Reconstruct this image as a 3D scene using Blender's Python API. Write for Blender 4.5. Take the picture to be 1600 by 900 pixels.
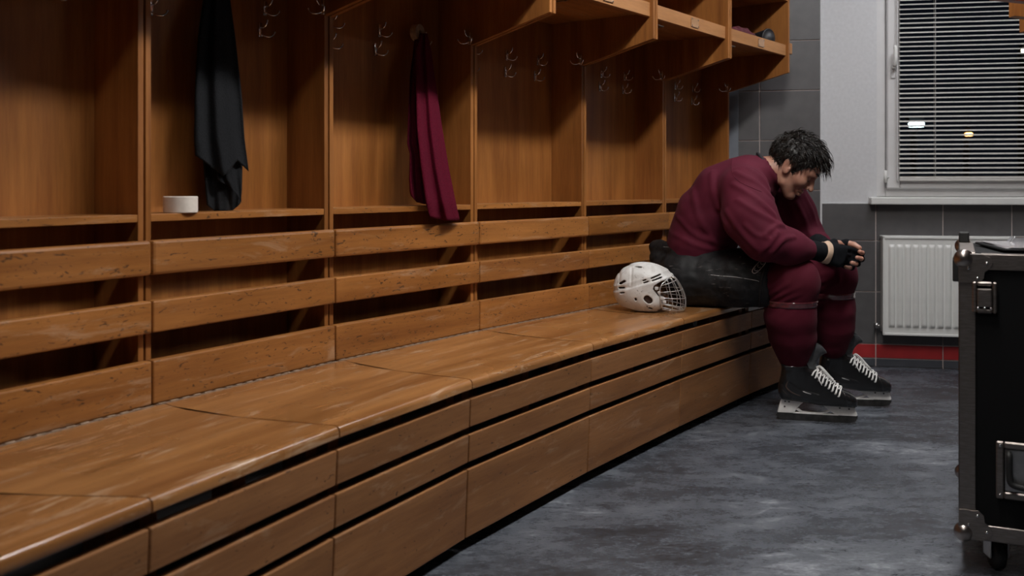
import bpy, bmesh, math, random
import numpy as np
from mathutils import Vector, Matrix
random.seed(7)
for o in list(bpy.data.objects): bpy.data.objects.remove(o)
scene = bpy.context.scene
COL = scene.collection

# ---------------------------------------------------------------- camera
FPX, HOR, CAMZ = 1500.0, 289.3, 0.95          # focal length in px, horizon row, eye height
cam_d = bpy.data.cameras.new('camera'); cam = bpy.data.objects.new('camera', cam_d); COL.objects.link(cam)
cam.location = (0, 0, CAMZ); cam.rotation_euler = (math.pi / 2, 0, 0)
cam_d.sensor_width = 36.0; cam_d.lens = 36.0 * FPX / 1600.0
cam_d.shift_y = -(450.0 - HOR) / 1600.0
cam_d.clip_start = 0.05; cam_d.clip_end = 200
cam_d.dof.use_dof = True; cam_d.dof.focus_distance = 3.5; cam_d.dof.aperture_fstop = 4.2
scene.camera = cam

def W(x, y, d):
    """direction of photo pixel (x,y) carried to the depth d of the thing it belongs to"""
    return Vector(((x - 800.0) * d / FPX, d, CAMZ - (y - HOR) * d / FPX))

# ---------------------------------------------------------------- world, view
wd = bpy.data.worlds.new('night'); scene.world = wd; wd.use_nodes = True
wd.node_tree.nodes['Background'].inputs[0].default_value = (0.008, 0.010, 0.016, 1)
wd.node_tree.nodes['Background'].inputs[1].default_value = 0.35
scene.view_settings.view_transform = 'Standard'; scene.view_settings.look = 'None'
scene.view_settings.gamma = 1.0; scene.view_settings.use_curve_mapping = False
scene.view_settings.exposure = 0.0
# ceiling luminaires, the last an added fill: (x, y, rotation, length, width, strength)
LAMPS = [(0.77, 2.22, -0.58, 1.2, 0.13, 104.0, (1.0, 0.97, 0.93)),
         (1.86, 3.74, -0.62, 1.2, 0.13, 48.0, (0.96, 0.97, 1.0)),
         (-0.02, 0.70, -0.50, 1.2, 0.13, 26.0, (1.0, 0.97, 0.93)),
         (3.0, 2.5, -0.58, 1.2, 0.14, 10.0, (1.0, 0.97, 0.95))]  # fill lamp added to brighten the skates and floor
CEIL = 2.75

# ---------------------------------------------------------------- helpers: objects
def tag(o, label=None, cat=None, group=None, kind=None):
    if label: o['label'] = label
    if cat: o['category'] = cat
    if group: o['group'] = group
    if kind: o['kind'] = kind
    return o
def empty(name, loc=(0, 0, 0), rz=0.0, label=None, cat=None, group=None):
    o = bpy.data.objects.new(name, None); COL.objects.link(o)
    o.location = loc; o.rotation_euler = (0, 0, rz); o.empty_display_size = 0.05
    return tag(o, label, cat, group)
def link(name, me, mat=None, parent=None, loc=None, rot=None):
    o = bpy.data.objects.new(name, me); COL.objects.link(o)
    if mat is not None and not me.materials: me.materials.append(mat)
    if parent: o.parent = parent
    if loc is not None: o.location = loc
    if rot is not None: o.rotation_euler = rot
    return o
def mesh_of(name, V, F, smooth=False):
    me = bpy.data.meshes.new(name); me.from_pydata([tuple(map(float, v)) for v in V], [], [tuple(map(int, f)) for f in F]); me.validate(); me.update()
    if smooth: me.shade_smooth()
    return me
def from_bm(name, bm, smooth=False, angle=None):
    bmesh.ops.recalc_face_normals(bm, faces=bm.faces[:])
    me = bpy.data.meshes.new(name); bm.to_mesh(me); bm.free()
    if smooth:
        me.shade_smooth()
        if angle is not None:
            try: me.set_sharp_from_angle(angle=angle)
            except Exception: pass
    return me
def add_box(bm, x0, x1, y0, y1, z0, z1, bev=0.0, seg=1):
    b = bmesh.new()
    vs = [b.verts.new(p) for p in ((x0,y0,z0),(x1,y0,z0),(x1,y1,z0),(x0,y1,z0),(x0,y0,z1),(x1,y0,z1),(x1,y1,z1),(x0,y1,z1))]
    for f in ((0,3,2,1),(4,5,6,7),(0,1,5,4),(1,2,6,5),(2,3,7,6),(3,0,4,7)): b.faces.new([vs[i] for i in f])
    if bev > 0: bmesh.ops.bevel(b, geom=b.edges[:], offset=bev, segments=seg, affect='EDGES', profile=0.5)
    merge(bm, b)
def merge(bm, b):
    m = bpy.data.meshes.new('tmp'); b.to_mesh(m); b.free(); bm.from_mesh(m); bpy.data.meshes.remove(m)
def add_poly(bm, pts, axis, a0, a1, bev=0.0):
    """extrude a 2D outline along an axis: 'x': pts are (y,z); 'y': (x,z); 'z': (x,y)"""
    b = bmesh.new()
    def mk(p, a): return (a, p[0], p[1]) if axis == 'x' else ((p[0], a, p[1]) if axis == 'y' else (p[0], p[1], a))
    A = [b.verts.new(mk(p, a0)) for p in pts]; B = [b.verts.new(mk(p, a1)) for p in pts]
    b.faces.new(A); b.faces.new(B[::-1]); n = len(pts)
    for i in range(n): b.faces.new([A[i], B[i], B[(i+1) % n], A[(i+1) % n]])
    bmesh.ops.recalc_face_normals(b, faces=b.faces[:])
    if bev > 0: bmesh.ops.bevel(b, geom=b.edges[:], offset=bev, segments=2, affect='EDGES', profile=0.5)
    merge(bm, b)
def tube_vf(P, R, n=8, cap=True, closed=False):
    P = [Vector(p) for p in P]; m = len(P)
    if not hasattr(R, '__len__'): R = [R] * m
    V, F = [], []; prev = None
    for i in range(m):
        if closed: t = P[(i+1) % m] - P[i-1]
        else: t = P[min(i+1, m-1)] - P[max(i-1, 0)]
        t.normalize()
        if prev is None:
            a = Vector((0, 0, 1)) if abs(t.z) < 0.9 else Vector((1, 0, 0))
            nrm = (a - t * a.dot(t)).normalized()
        else:
            nrm = (prev - t * prev.dot(t))
            nrm = nrm.normalized() if nrm.length > 1e-6 else t.orthogonal().normalized()
        prev = nrm; bn = t.cross(nrm)
        for k in range(n):
            a = 2 * math.pi * k / n
            V.append(P[i] + (nrm * math.cos(a) + bn * math.sin(a)) * R[i])
    rng = m if closed else m - 1
    for i in range(rng):
        j = (i + 1) % m
        for k in range(n):
            F.append((i*n+k, i*n+(k+1) % n, j*n+(k+1) % n, j*n+k))
    if cap and not closed:
        F.append(tuple(range(n))[::-1]); F.append(tuple((m-1)*n+k for k in range(n)))
    return V, F
def join_vf(parts):
    V, F = [], []
    for v, f in parts:
        o = len(V); V += list(v); F += [tuple(i + o for i in q) for q in f]
    return V, F
def lathe_vf(prof, n=32, closed=False):
    """profile (r,z) turned about z"""
    V, F = [], []; m = len(prof)
    for r, z in prof:
        for k in range(n):
            a = 2*math.pi*k/n; V.append((r*math.cos(a), r*math.sin(a), z))
    for i in range(m if closed else m-1):
        j = (i+1) % m
        for k in range(n): F.append((i*n+k, i*n+(k+1) % n, j*n+(k+1) % n, j*n+k))
    if not closed:
        F.append(tuple(range(n))[::-1]); F.append(tuple((m-1)*n+k for k in range(n)))
    return V, F
def spline(P, n=8):
    """Catmull-Rom through P"""
    P = [Vector(p) for p in P]; Q = [P[0]*2-P[1]] + P + [P[-1]*2-P[-2]]; out = []
    for i in range(1, len(Q)-2):
        for k in range(n):
            t = k/n; a, b, c, d = Q[i-1], Q[i], Q[i+1], Q[i+2]
            out.append(0.5*((2*b)+(c-a)*t+(2*a-5*b+4*c-d)*t*t+(3*b-a-3*c+d)*t**3))
    out.append(P[-1]); return out
# ---------------------------------------------------------------- helpers: implicit surfaces (organic shapes)
def snet(f, lo, hi, h):
    """surface nets: mesh the zero level of f(X,Y,Z) in a box at spacing h"""
    ax = [np.arange(lo[i], hi[i] + h, h) for i in range(3)]
    X, Y, Z = np.meshgrid(*ax, indexing='ij')
    D = f(X, Y, Z); S = D < 0; nx, ny, nz = D.shape
    c = np.zeros((nx-1, ny-1, nz-1), int)
    for i in (0, 1):
        for j in (0, 1):
            for k in (0, 1): c += S[i:nx-1+i, j:ny-1+j, k:nz-1+k]
    act = (c > 0) & (c < 8)
    idx = -np.ones(act.shape, int); I, J, K = np.nonzero(act); idx[I, J, K] = np.arange(len(I))
    acc = np.zeros((len(I), 3)); cnt = np.zeros(len(I))
    cor = [(i, j, k) for i in (0, 1) for j in (0, 1) for k in (0, 1)]
    for a in cor:
        for b in cor:
            if sum(abs(a[q]-b[q]) for q in range(3)) == 1 and a < b:
                da = D[I+a[0], J+a[1], K+a[2]]; db = D[I+b[0], J+b[1], K+b[2]]
                m = (da < 0) != (db < 0); t = np.where(m, da / np.where(m, da-db, 1), 0)
                for q in range(3): acc[:, q] += np.where(m, a[q] + t*(b[q]-a[q]), 0)
                cnt += m
    acc /= cnt[:, None]
    V = np.stack([ax[0][I], ax[1][J], ax[2][K]], 1) + acc * h
    F = []
    def quads(A, B, sl):
        m = S[A] != S[B]; return m
    # edges along each axis
    m = S[:-1, 1:-1, 1:-1] != S[1:, 1:-1, 1:-1]; a, b, c_ = np.nonzero(m); inside = S[:-1, 1:-1, 1:-1][m]; b = b+1; c_ = c_+1
    q = np.stack([idx[a, b-1, c_-1], idx[a, b, c_-1], idx[a, b, c_], idx[a, b-1, c_]], 1); q[~inside] = q[~inside][:, ::-1]; F.append(q)
    m = S[1:-1, :-1, 1:-1] != S[1:-1, 1:, 1:-1]; a, b, c_ = np.nonzero(m); inside = S[1:-1, :-1, 1:-1][m]; a = a+1; c_ = c_+1
    q = np.stack([idx[a-1, b, c_-1], idx[a-1, b, c_], idx[a, b, c_], idx[a, b, c_-1]], 1); q[~inside] = q[~inside][:, ::-1]; F.append(q)
    m = S[1:-1, 1:-1, :-1] != S[1:-1, 1:-1, 1:]; a, b, c_ = np.nonzero(m); inside = S[1:-1, 1:-1, :-1][m]; a = a+1; b = b+1
    q = np.stack([idx[a-1, b-1, c_], idx[a, b-1, c_], idx[a, b, c_], idx[a-1, b, c_]], 1); q[~inside] = q[~inside][:, ::-1]; F.append(q)
    F = np.concatenate(F); F = F[(F >= 0).all(1)]
    return V, F
def np_mesh(name, V, F, off=(0, 0, 0)):
    me = bpy.data.meshes.new(name); V = np.asarray(V, float) - np.array(off, float)
    F = np.asarray(F)
    me.vertices.add(len(V)); me.vertices.foreach_set('co', V.ravel().astype(np.float32))
    me.loops.add(F.size); me.loops.foreach_set('vertex_index', F.ravel().astype(np.int32))
    me.polygons.add(len(F)); me.polygons.foreach_set('loop_start', (np.arange(len(F))*F.shape[1]).astype(np.int32))
    me.update(calc_edges=True); me.validate(); me.shade_smooth(); return me
def smin(a, b, k):
    h = np.clip(0.5 + 0.5*(b-a)/k, 0, 1); return b*(1-h) + a*h - k*h*(1-h)
def smax(a, b, k): return -smin(-a, -b, k)
def cone(X, Y, Z, a, b, ra, rb):
    """tapered capsule"""
    a = np.array(a, float); b = np.array(b, float); d = b-a; L2 = max(d @ d, 1e-12)
    t = np.clip(((X-a[0])*d[0]+(Y-a[1])*d[1]+(Z-a[2])*d[2])/L2, 0, 1)
    return np.sqrt((X-a[0]-t*d[0])**2+(Y-a[1]-t*d[1])**2+(Z-a[2]-t*d[2])**2) - (ra+(rb-ra)*t)
def chain(X, Y, Z, pts, rs, k=0.02):
    d = None
    for i in range(len(pts)-1):
        e = cone(X, Y, Z, pts[i], pts[i+1], rs[i], rs[i+1]); d = e if d is None else smin(d, e, k)
    return d
def ell(X, Y, Z, c, r):
    q = np.sqrt(((X-c[0])/r[0])**2+((Y-c[1])/r[1])**2+((Z-c[2])/r[2])**2)
    return (q-1)*min(r)
def wav(X, Y, Z, s=0.0):
    """cheap smooth noise, about -1..1"""
    return (np.sin(1.7*X+0.9*np.sin(1.3*Y+s)+s)+np.sin(1.5*Y+1.1*np.sin(1.9*Z-s)+2*s)+np.sin(1.9*Z+0.8*np.sin(1.6*X+2*s)-s))/3

# ---------------------------------------------------------------- helpers: materials
def nt(name):
    m = bpy.data.materials.new(name); m.use_nodes = True; t = m.node_tree
    return m, t, t.nodes['Principled BSDF']
def N(t, typ, **kw):
    n = t.nodes.new(typ)
    for k, v in kw.items():
        if k in n.inputs: n.inputs[k].default_value = v
        else: setattr(n, k, v)
    return n
def ramp(t, stops, fac=None):
    r = t.nodes.new('ShaderNodeValToRGB'); e = r.color_ramp.elements
    while len(e) < len(stops): e.new(0.5)
    for el, (p, c) in zip(e, stops):
        el.position = p; el.color = (*c, 1) if hasattr(c, '__len__') else (c, c, c, 1)
    if fac is not None: t.links.new(fac, r.inputs[0])
    return r
def mixc(t, fac, a, b, mode='MIX'):
    m = t.nodes.new('ShaderNodeMix'); m.data_type = 'RGBA'; m.blend_type = mode
    for s, v in ((m.inputs[0], fac), (m.inputs[6], a), (m.inputs[7], b)):
        if hasattr(v, 'is_linked') or hasattr(v, 'links'): t.links.new(v, s)
        elif hasattr(v, '__len__'): s.default_value = (*v, 1) if len(v) == 3 else v
        else: s.default_value = v
    return m.outputs[2]
def bump(t, b, h, strength=0.3, dist=0.004):
    n = N(t, 'ShaderNodeBump'); n.inputs['Strength'].default_value = strength; n.inputs['Distance'].default_value = dist
    t.links.new(h, n.inputs['Height']); t.links.new(n.outputs[0], b.inputs['Normal'])
def plain(name, col, rough=0.5, metal=0.0, var=0.12, scale=30.0, bmp=0.0, bdist=0.001, spec=0.5, stretch=(1, 1, 1), coat=0.0):
    m, t, b = nt(name)
    tc = N(t, 'ShaderNodeTexCoord'); mp = N(t, 'ShaderNodeMapping'); mp.inputs['Scale'].default_value = stretch
    t.links.new(tc.outputs['Object'], mp.inputs[0])
    nz = N(t, 'ShaderNodeTexNoise', Scale=scale, Detail=5.0); t.links.new(mp.outputs[0], nz.inputs['Vector'])
    r = ramp(t, [(0.3, tuple(c*(1-var) for c in col)), (0.7, tuple(min(1, c*(1+var)) for c in col))], nz.outputs['Fac'])
    t.links.new(r.outputs[0], b.inputs['Base Color'])
    b.inputs['Roughness'].default_value = rough; b.inputs['Metallic'].default_value = metal
    b.inputs['Specular IOR Level'].default_value = spec
    if coat: b.inputs['Coat Weight'].default_value = coat; b.inputs['Coat Roughness'].default_value = 0.15
    if bmp: bump(t, b, nz.outputs['Fac'], bmp, bdist)
    return m
def wood(name, axis, dark, light, rough=0.42, nicks=0.0, coat=0.0, wear=0.0):
    """grain runs along the given local axis"""
    m, t, b = nt(name)
    tc = N(t, 'ShaderNodeTexCoord'); oi = N(t, 'ShaderNodeObjectInfo')
    off = N(t, 'ShaderNodeVectorMath', operation='MULTIPLY_ADD'); cx = N(t, 'ShaderNodeCombineXYZ')
    for i in range(3): t.links.new(oi.outputs['Random'], cx.inputs[i])
    off.inputs[1].default_value = (37.0, 23.0, 51.0)
    t.links.new(cx.outputs[0], off.inputs[0]); t.links.new(tc.outputs['Object'], off.inputs[2])
    mp = N(t, 'ShaderNodeMapping'); s = [16.0, 16.0, 16.0]; s['xyz'.index(axis)] = 1.1; mp.inputs['Scale'].default_value = s
    t.links.new(off.outputs[0], mp.inputs[0])
    n1 = N(t, 'ShaderNodeTexNoise', Scale=1.0, Detail=6.0, Roughness=0.62, Distortion=0.35); t.links.new(mp.outputs[0], n1.inputs['Vector'])
    n2 = N(t, 'ShaderNodeTexNoise', Scale=9.0, Detail=4.0, Roughness=0.7); t.links.new(mp.outputs[0], n2.inputs['Vector'])
    n3 = N(t, 'ShaderNodeTexNoise', Scale=3.0, Detail=3.0); t.links.new(off.outputs[0], n3.inputs['Vector'])
    r1 = ramp(t, [(0.28, dark), (0.72, light)], n1.outputs['Fac'])
    r2 = ramp(t, [(0.3, 0.72), (0.6, 1.05)], n2.outputs['Fac'])
    c = mixc(t, 0.55, r1.outputs[0], r2.outputs[0], 'MULTIPLY')
    r3 = ramp(t, [(0.3, (0.78, 0.74, 0.7)), (0.7, (1.12, 1.1, 1.08))], n3.outputs['Fac'])
    c = mixc(t, 0.7, c, r3.outputs[0], 'MULTIPLY')
    rv = ramp(t, [(0.0, (0.86, 0.84, 0.8)), (1.0, (1.08, 1.06, 1.04))], oi.outputs['Random'])
    c = mixc(t, 0.8, c, rv.outputs[0], 'MULTIPLY')
    hgt = n1.outputs['Fac']
    if nicks > 0:       # dark dents and knots with a shape of their own
        mk = N(t, 'ShaderNodeMapping'); s2 = [95.0]*3; s2['xyz'.index(axis)] = 30.0; mk.inputs['Scale'].default_value = s2
        t.links.new(off.outputs[0], mk.inputs[0])
        nk = N(t, 'ShaderNodeTexNoise', Scale=1.0, Detail=2.5, Roughness=0.55, Distortion=1.6); t.links.new(mk.outputs[0], nk.inputs['Vector'])
        rk = ramp(t, [(0.69-0.065*nicks, 0.0), (0.735-0.065*nicks, 0.85)], nk.outputs['Fac'])
        c = mixc(t, rk.outputs[0], c, (0.055, 0.024, 0.010))
        sb = N(t, 'ShaderNodeMath', operation='MULTIPLY_ADD'); sb.inputs[1].default_value = -0.8
        t.links.new(rk.outputs[0], sb.inputs[0]); t.links.new(n1.outputs['Fac'], sb.inputs[2]); hgt = sb.outputs[0]
    if wear > 0:        # pale scuffs of worn varnish
        mw = N(t, 'ShaderNodeMapping'); s3 = [26.0]*3; s3['xyz'.index(axis)] = 4.0; mw.inputs['Scale'].default_value = s3
        t.links.new(off.outputs[0], mw.inputs[0])
        nw = N(t, 'ShaderNodeTexNoise', Scale=1.0, Detail=7.0, Roughness=0.7, Distortion=0.8); t.links.new(mw.outputs[0], nw.inputs['Vector'])
        rw = ramp(t, [(0.555, 0.0), (0.70, wear)], nw.outputs['Fac'])
        c = mixc(t, rw.outputs[0], c, (0.62, 0.44, 0.29))
    t.links.new(c, b.inputs['Base Color'])
    rr = ramp(t, [(0.3, rough-0.09), (0.75, rough+0.14)], n3.outputs['Fac']); t.links.new(rr.outputs[0], b.inputs['Roughness'])
    b.inputs['Specular IOR Level'].default_value = 0.4
    if coat: b.inputs['Coat Weight'].default_value = coat; b.inputs['Coat Roughness'].default_value = 0.16
    bump(t, b, hgt, 0.22, 0.002)
    return m

WD, WL = (0.200, 0.070, 0.015), (0.41, 0.168, 0.042)
M = {}
M['wood_v'] = wood('wood_panel', 'z', WD, WL, 0.46)
M['wood_h'] = wood('wood_board', 'x', (0.23, 0.084, 0.019), (0.45, 0.192, 0.050), 0.44, nicks=1.0, wear=0.35)
M['wood_low'] = wood('wood_front', 'x', (0.205, 0.086, 0.030), (0.355, 0.164, 0.062), 0.5, nicks=0.35, wear=0.3)
M['wood_seat'] = wood('wood_seat', 'x', (0.22, 0.085, 0.024), (0.50, 0.24, 0.084), 0.28, nicks=0.3, coat=0.5, wear=0.8)
M['wood_edge'] = wood('wood_edge', 'z', (0.36, 0.165, 0.058), (0.52, 0.26, 0.10), 0.5)
M['wood_fascia'] = wood('wood_fascia', 'x', (0.33, 0.15, 0.055), (0.48, 0.235, 0.095), 0.5)
M['chrome'] = plain('chrome_hook', (0.75, 0.75, 0.76), 0.18, 1.0, 0.05)
M['steel'] = plain('brushed_steel', (0.5, 0.49, 0.48), 0.36, 1.0, 0.1, 60)
M['black'] = plain('painted_void_shade', (0.012, 0.010, 0.009), 0.8, 0, 0.1)  # black stands in for the shade under the bench
M['plate'] = plain('clear_plate', (0.42, 0.24, 0.13), 0.14, 0, 0.08, coat=0.6)
M['plaster'] = plain('white_plaster', (0.55, 0.55, 0.565), 0.75, 0, 0.05, 60, 0.15, 0.001)
M['ceil'] = plain('ceiling_paint', (0.22, 0.22, 0.22), 0.85, 0, 0.05, 10)
M['wallp'] = plain('wall_paint', (0.12, 0.115, 0.115), 0.8, 0, 0.06, 8)
M['grout'] = plain('tile_grout', (0.50, 0.42, 0.40), 0.8, 0, 0.1, 80)
M['tile'] = plain('grey_tile', (0.086, 0.082, 0.084), 0.42, 0, 0.12, 14, 0.08, 0.001)
M['tile_red'] = plain('red_tile', (0.36, 0.022, 0.024), 0.4, 0, 0.12, 14)
M['tile_dark'] = plain('base_tile', (0.062, 0.066, 0.078), 0.4, 0, 0.12, 14)
M['tile_pale'] = plain('pale_grey_tile', (0.15, 0.165, 0.19), 0.4, 0, 0.1, 14)
M['pvc'] = plain('white_pvc', (0.60, 0.59, 0.59), 0.4, 0, 0.03, 20)
M['enamel'] = plain('white_enamel', (0.68, 0.68, 0.66), 0.34, 0, 0.04, 18)
M['slat'] = plain('aluminium_slat', (0.52, 0.50, 0.475), 0.42, 0.0, 0.05, 20)
# ================================================================ THE ROOM
def floor_mat():
    m, t, b = nt('wet_rubber_floor')
    tc = N(t, 'ShaderNodeTexCoord'); mp = N(t, 'ShaderNodeMapping'); mp.inputs['Rotation'].default_value = (0, 0, 0.12); mp.inputs['Scale'].default_value = (0.85, 1.75, 1)
    t.links.new(tc.outputs['Object'], mp.inputs[0])
    big = N(t, 'ShaderNodeTexNoise', Scale=1.9, Detail=3.0, Roughness=0.55, Distortion=0.5); t.links.new(mp.outputs[0], big.inputs['Vector'])
    mid = N(t, 'ShaderNodeTexNoise', Scale=9.0, Detail=10.0, Roughness=0.74, Distortion=0.6); t.links.new(mp.outputs[0], mid.inputs['Vector'])
    fin = N(t, 'ShaderNodeTexNoise', Scale=48.0, Detail=8.0, Roughness=0.75, Distortion=1.2); t.links.new(mp.outputs[0], fin.inputs['Vector'])
    a = N(t, 'ShaderNodeMath', operation='MULTIPLY_ADD'); a.inputs[1].default_value = 0.9; t.links.new(big.outputs['Fac'], a.inputs[0]); t.links.new(mid.outputs['Fac'], a.inputs[2])
    a2 = N(t, 'ShaderNodeMath', operation='MULTIPLY_ADD'); a2.inputs[1].default_value = 0.85; t.links.new(fin.outputs['Fac'], a2.inputs[0]); t.links.new(a.outputs[0], a2.inputs[2])
    s = N(t, 'ShaderNodeMath', operation='MULTIPLY'); s.inputs[1].default_value = 1/2.75; t.links.new(a2.outputs[0], s.inputs[0])
    r = ramp(t, [(0.42, (0.033, 0.034, 0.040)), (0.47, (0.066, 0.073, 0.088)), (0.54, (0.108, 0.119, 0.142)), (0.595, (0.27, 0.288, 0.32)), (0.63, (0.40, 0.42, 0.45))], s.outputs[0])  # pale stops paint light reflected off the floor, mixed with scuffs
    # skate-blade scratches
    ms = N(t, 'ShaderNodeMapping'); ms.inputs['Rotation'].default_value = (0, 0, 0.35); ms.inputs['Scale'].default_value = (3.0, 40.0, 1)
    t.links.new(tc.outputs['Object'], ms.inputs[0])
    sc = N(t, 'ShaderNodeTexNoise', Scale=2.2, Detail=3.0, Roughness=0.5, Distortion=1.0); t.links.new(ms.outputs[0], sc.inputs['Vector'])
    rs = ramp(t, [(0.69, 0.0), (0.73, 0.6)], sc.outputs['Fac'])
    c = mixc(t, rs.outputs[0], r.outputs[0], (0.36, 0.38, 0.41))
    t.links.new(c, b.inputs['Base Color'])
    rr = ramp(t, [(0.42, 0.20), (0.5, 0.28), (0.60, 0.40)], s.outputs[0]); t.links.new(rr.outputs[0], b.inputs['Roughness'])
    b.inputs['Specular IOR Level'].default_value = 0.6
    bump(t, b, a2.outputs[0], 0.5, 0.008)
    return m
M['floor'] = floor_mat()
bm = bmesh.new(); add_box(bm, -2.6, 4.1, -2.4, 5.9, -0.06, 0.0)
fl = link('floor', from_bm('floor', bm), M['floor']); tag(fl, 'dark blue grey rubber floor with wet pale scuffs and painted reflections', kind='structure')
bm = bmesh.new(); add_box(bm, -2.6, 4.1, -2.4, 5.9, CEIL, CEIL+0.06)
tag(link('ceiling', from_bm('ceiling', bm), M['ceil']), 'plain off-white ceiling above the changing room', kind='structure')
bm = bmesh.new(); add_box(bm, 4.0, 4.1, -2.4, 5.9, 0, CEIL)
tag(link('wall_right', from_bm('wall_right', bm), M['wallp']), 'painted wall on the right side of the room', kind='structure')
bm = bmesh.new(); add_box(bm, -2.6, 4.1, -2.4, -2.3, 0, CEIL)
tag(link('wall_front', from_bm('wall_front', bm), M['wallp']), 'painted wall behind the viewer', kind='structure')

# window wall: local x runs along it to the right, local y points out of the room
WO = Vector((1.638, 5.088, 0)); WRZ = math.atan2(-0.1885, 0.982)
wallM = Matrix.Translation(WO) @ Matrix.Rotation(WRZ, 4, 'Z')
WIN = (0.280, 1.80, 0.888, 2.25)             # opening p0,p1,z0,z1
bm = bmesh.new()
for x0, x1, z0, z1 in ((-1.0, WIN[0], 0, CEIL), (WIN[1], 2.55, 0, CEIL), (WIN[0], WIN[1], 0, WIN[2]-0.04), (WIN[0], WIN[1], WIN[3], CEIL)):
    add_box(bm, x0, x1, 0, 0.24, z0, z1)
wb = link('wall_back', from_bm('wall_back', bm), M['plaster'], loc=WO, rot=(0, 0, WRZ)); tag(wb, 'window wall, white plaster above grey tiles with a red tile band', kind='structure')
bm = bmesh.new(); add_box(bm, -1.0, 0.0, -0.004, 0.0, 0, CEIL); add_box(bm, 0.0, 2.55, -0.004, 0.0, 0, 0.853)
link('grout_bed', from_bm('grout_bed', bm), M['grout'], wb)
ZJ = [0.118] + [0.392 + 0.2655*k for k in range(10)]
GAP = 0.0055; tile_cache = {}
def tile(x0, x1, z0, z1, mat):
    w, h = round(x1-x0-GAP, 4), round(z1-z0-GAP, 4); key = (w, h, mat)
    if key not in tile_cache:
        bm = bmesh.new(); add_box(bm, 0, w, -0.009, -0.002, 0, h, 0.0012)
        me = from_bm('tile', bm); me.materials.append(M[mat]); tile_cache[key] = me
    o = link('tile', tile_cache[key], None, wb, loc=(x0+GAP/2, random.uniform(-0.0008, 0.0004), z0+GAP/2)); return o
XL = [-0.976, -0.646, -0.316, 0.0]; XR = [0.0, 0.274, 0.604, 0.934, 1.264, 1.594, 1.924, 2.254, 2.55]
for i in range(len(XL)-1):
    for j in range(len(ZJ)-1):
        if ZJ[j+1] < 2.60: tile(XL[i], XL[i+1], ZJ[j], ZJ[j+1], 'tile')
    tile(XL[i], XL[i+1], 0.044, 0.118, 'tile_red'); tile(XL[i], XL[i+1], 0.0, 0.044, 'tile_dark')
for i in range(len(XR)-1):
    for z0, z1 in ((0.118, 0.392), (0.392, 0.659), (0.659, 0.853)): tile(XR[i], XR[i+1], z0, z1, 'tile')
    tile(XR[i], XR[i+1], 0.044, 0.118, 'tile_red'); tile(XR[i], XR[i+1], 0.0, 0.044, 'tile_dark')
bm = bmesh.new(); add_box(bm, -0.006, 0.004, -0.012, 0.0, 0, CEIL-0.01, 0.001)
tag(link('trim_1', from_bm('trim_1', bm), M['plaster'], loc=WO, rot=(0, 0, WRZ)), 'thin pale vertical trim strip where tiles meet white plaster', kind='structure')
bm = bmesh.new(); add_box(bm, 0.004, 0.236, -0.011, 0.0, 0.851, 0.858, 0.001)
tag(link('trim_2', from_bm('trim_2', bm), M['plaster'], loc=WO, rot=(0, 0, WRZ)), 'thin white edge strip topping the grey tiles left of sill', kind='structure')
bm = bmesh.new(); add_box(bm, -0.56, -0.428, -0.035, -0.0095, 0, CEIL-0.01, 0.002)
tag(link('trim_3', from_bm('trim_3', bm), M['tile_pale'], loc=WO, rot=(0, 0, WRZ)), 'pale grey vertical strip in the corner behind the last locker', kind='structure')

# ---- window
def glass_mat():
    m, t, b = nt('window_glass')
    b.inputs['Base Color'].default_value = (0.9, 0.95, 0.95, 1); b.inputs['Roughness'].default_value = 0.01
    b.inputs['Transmission Weight'].default_value = 1.0; b.inputs['IOR'].default_value = 1.12
    return m
M['glass'] = glass_mat()
we = empty('window_1', WO, WRZ, 'white plastic window with handle, closed against the night'); tag(we, kind='structure')
def ring(bm, x0, x1, z0, z1, w, y0, y1, bev):
    add_box(bm, x0, x0+w, y0, y1, z0, z1, bev); add_box(bm, x1-w, x1, y0, y1, z0, z1, bev)
    add_box(bm, x0+w, x1-w, y0, y1, z0, z0+w, bev); add_box(bm, x0+w, x1-w, y0, y1, z1-w, z1, bev)
bm = bmesh.new(); ring(bm, WIN[0]+0.002, WIN[1]-0.002, WIN[2], WIN[3], 0.05, 0.045, 0.12, 0.004)
link('window_frame', from_bm('window_frame', bm), M['pvc'], we)
bm = bmesh.new(); ring(bm, 0.333, 1.75, 0.932, 2.205, 0.066, 0.012, 0.085, 0.006)
sash = link('sash', from_bm('sash', bm), M['pvc'], we)
bm = bmesh.new(); ring(bm, 0.385, 1.698, 0.984, 2.153, 0.014, 0.034, 0.06, 0.002)
link('glazing_bead', from_bm('glazing_bead', bm), M['pvc'], sash)
bm = bmesh.new(); add_box(bm, 0.39, 1.694, 0.046, 0.052, 0.99, 2.15)
link('pane', from_bm('pane', bm), M['glass'], we)
bm = bmesh.new(); add_box(bm, 0.352, 0.374, 0.004, 0.013, 1.51, 1.58, 0.003, 2)
hb = link('handle', from_bm('handle', bm), M['pvc'], sash)
V, F = join_vf([tube_vf([(0.363, 0.006, 1.565), (0.363, -0.03, 1.565)], 0.009, 10), tube_vf(spline([(0.363, -0.028, 1.572), (0.366, -0.04, 1.60), (0.366, -0.04, 1.655), (0.364, -0.036, 1.675)], 5), [0.010]*5+[0.011]*8+[0.011, 0.010, 0.006], 10)])
lv = link('handle_lever', mesh_of('handle_lever', V, F, True), M['enamel'], we)
V, F = join_vf([tube_vf([(0.324, 0.0, 0.962), (0.324, 0.0, 1.028)], 0.009, 10), tube_vf([(0.324, 0.0, 0.99), (0.345, 0.02, 0.99)], 0.006, 8)])
link('hinge', mesh_of('hinge', V, F, True), M['enamel'], we)
bm = bmesh.new(); add_box(bm, 0.239, 2.35, -0.075, 0.05, WIN[2]-0.038, WIN[2], 0.005, 2)
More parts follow.
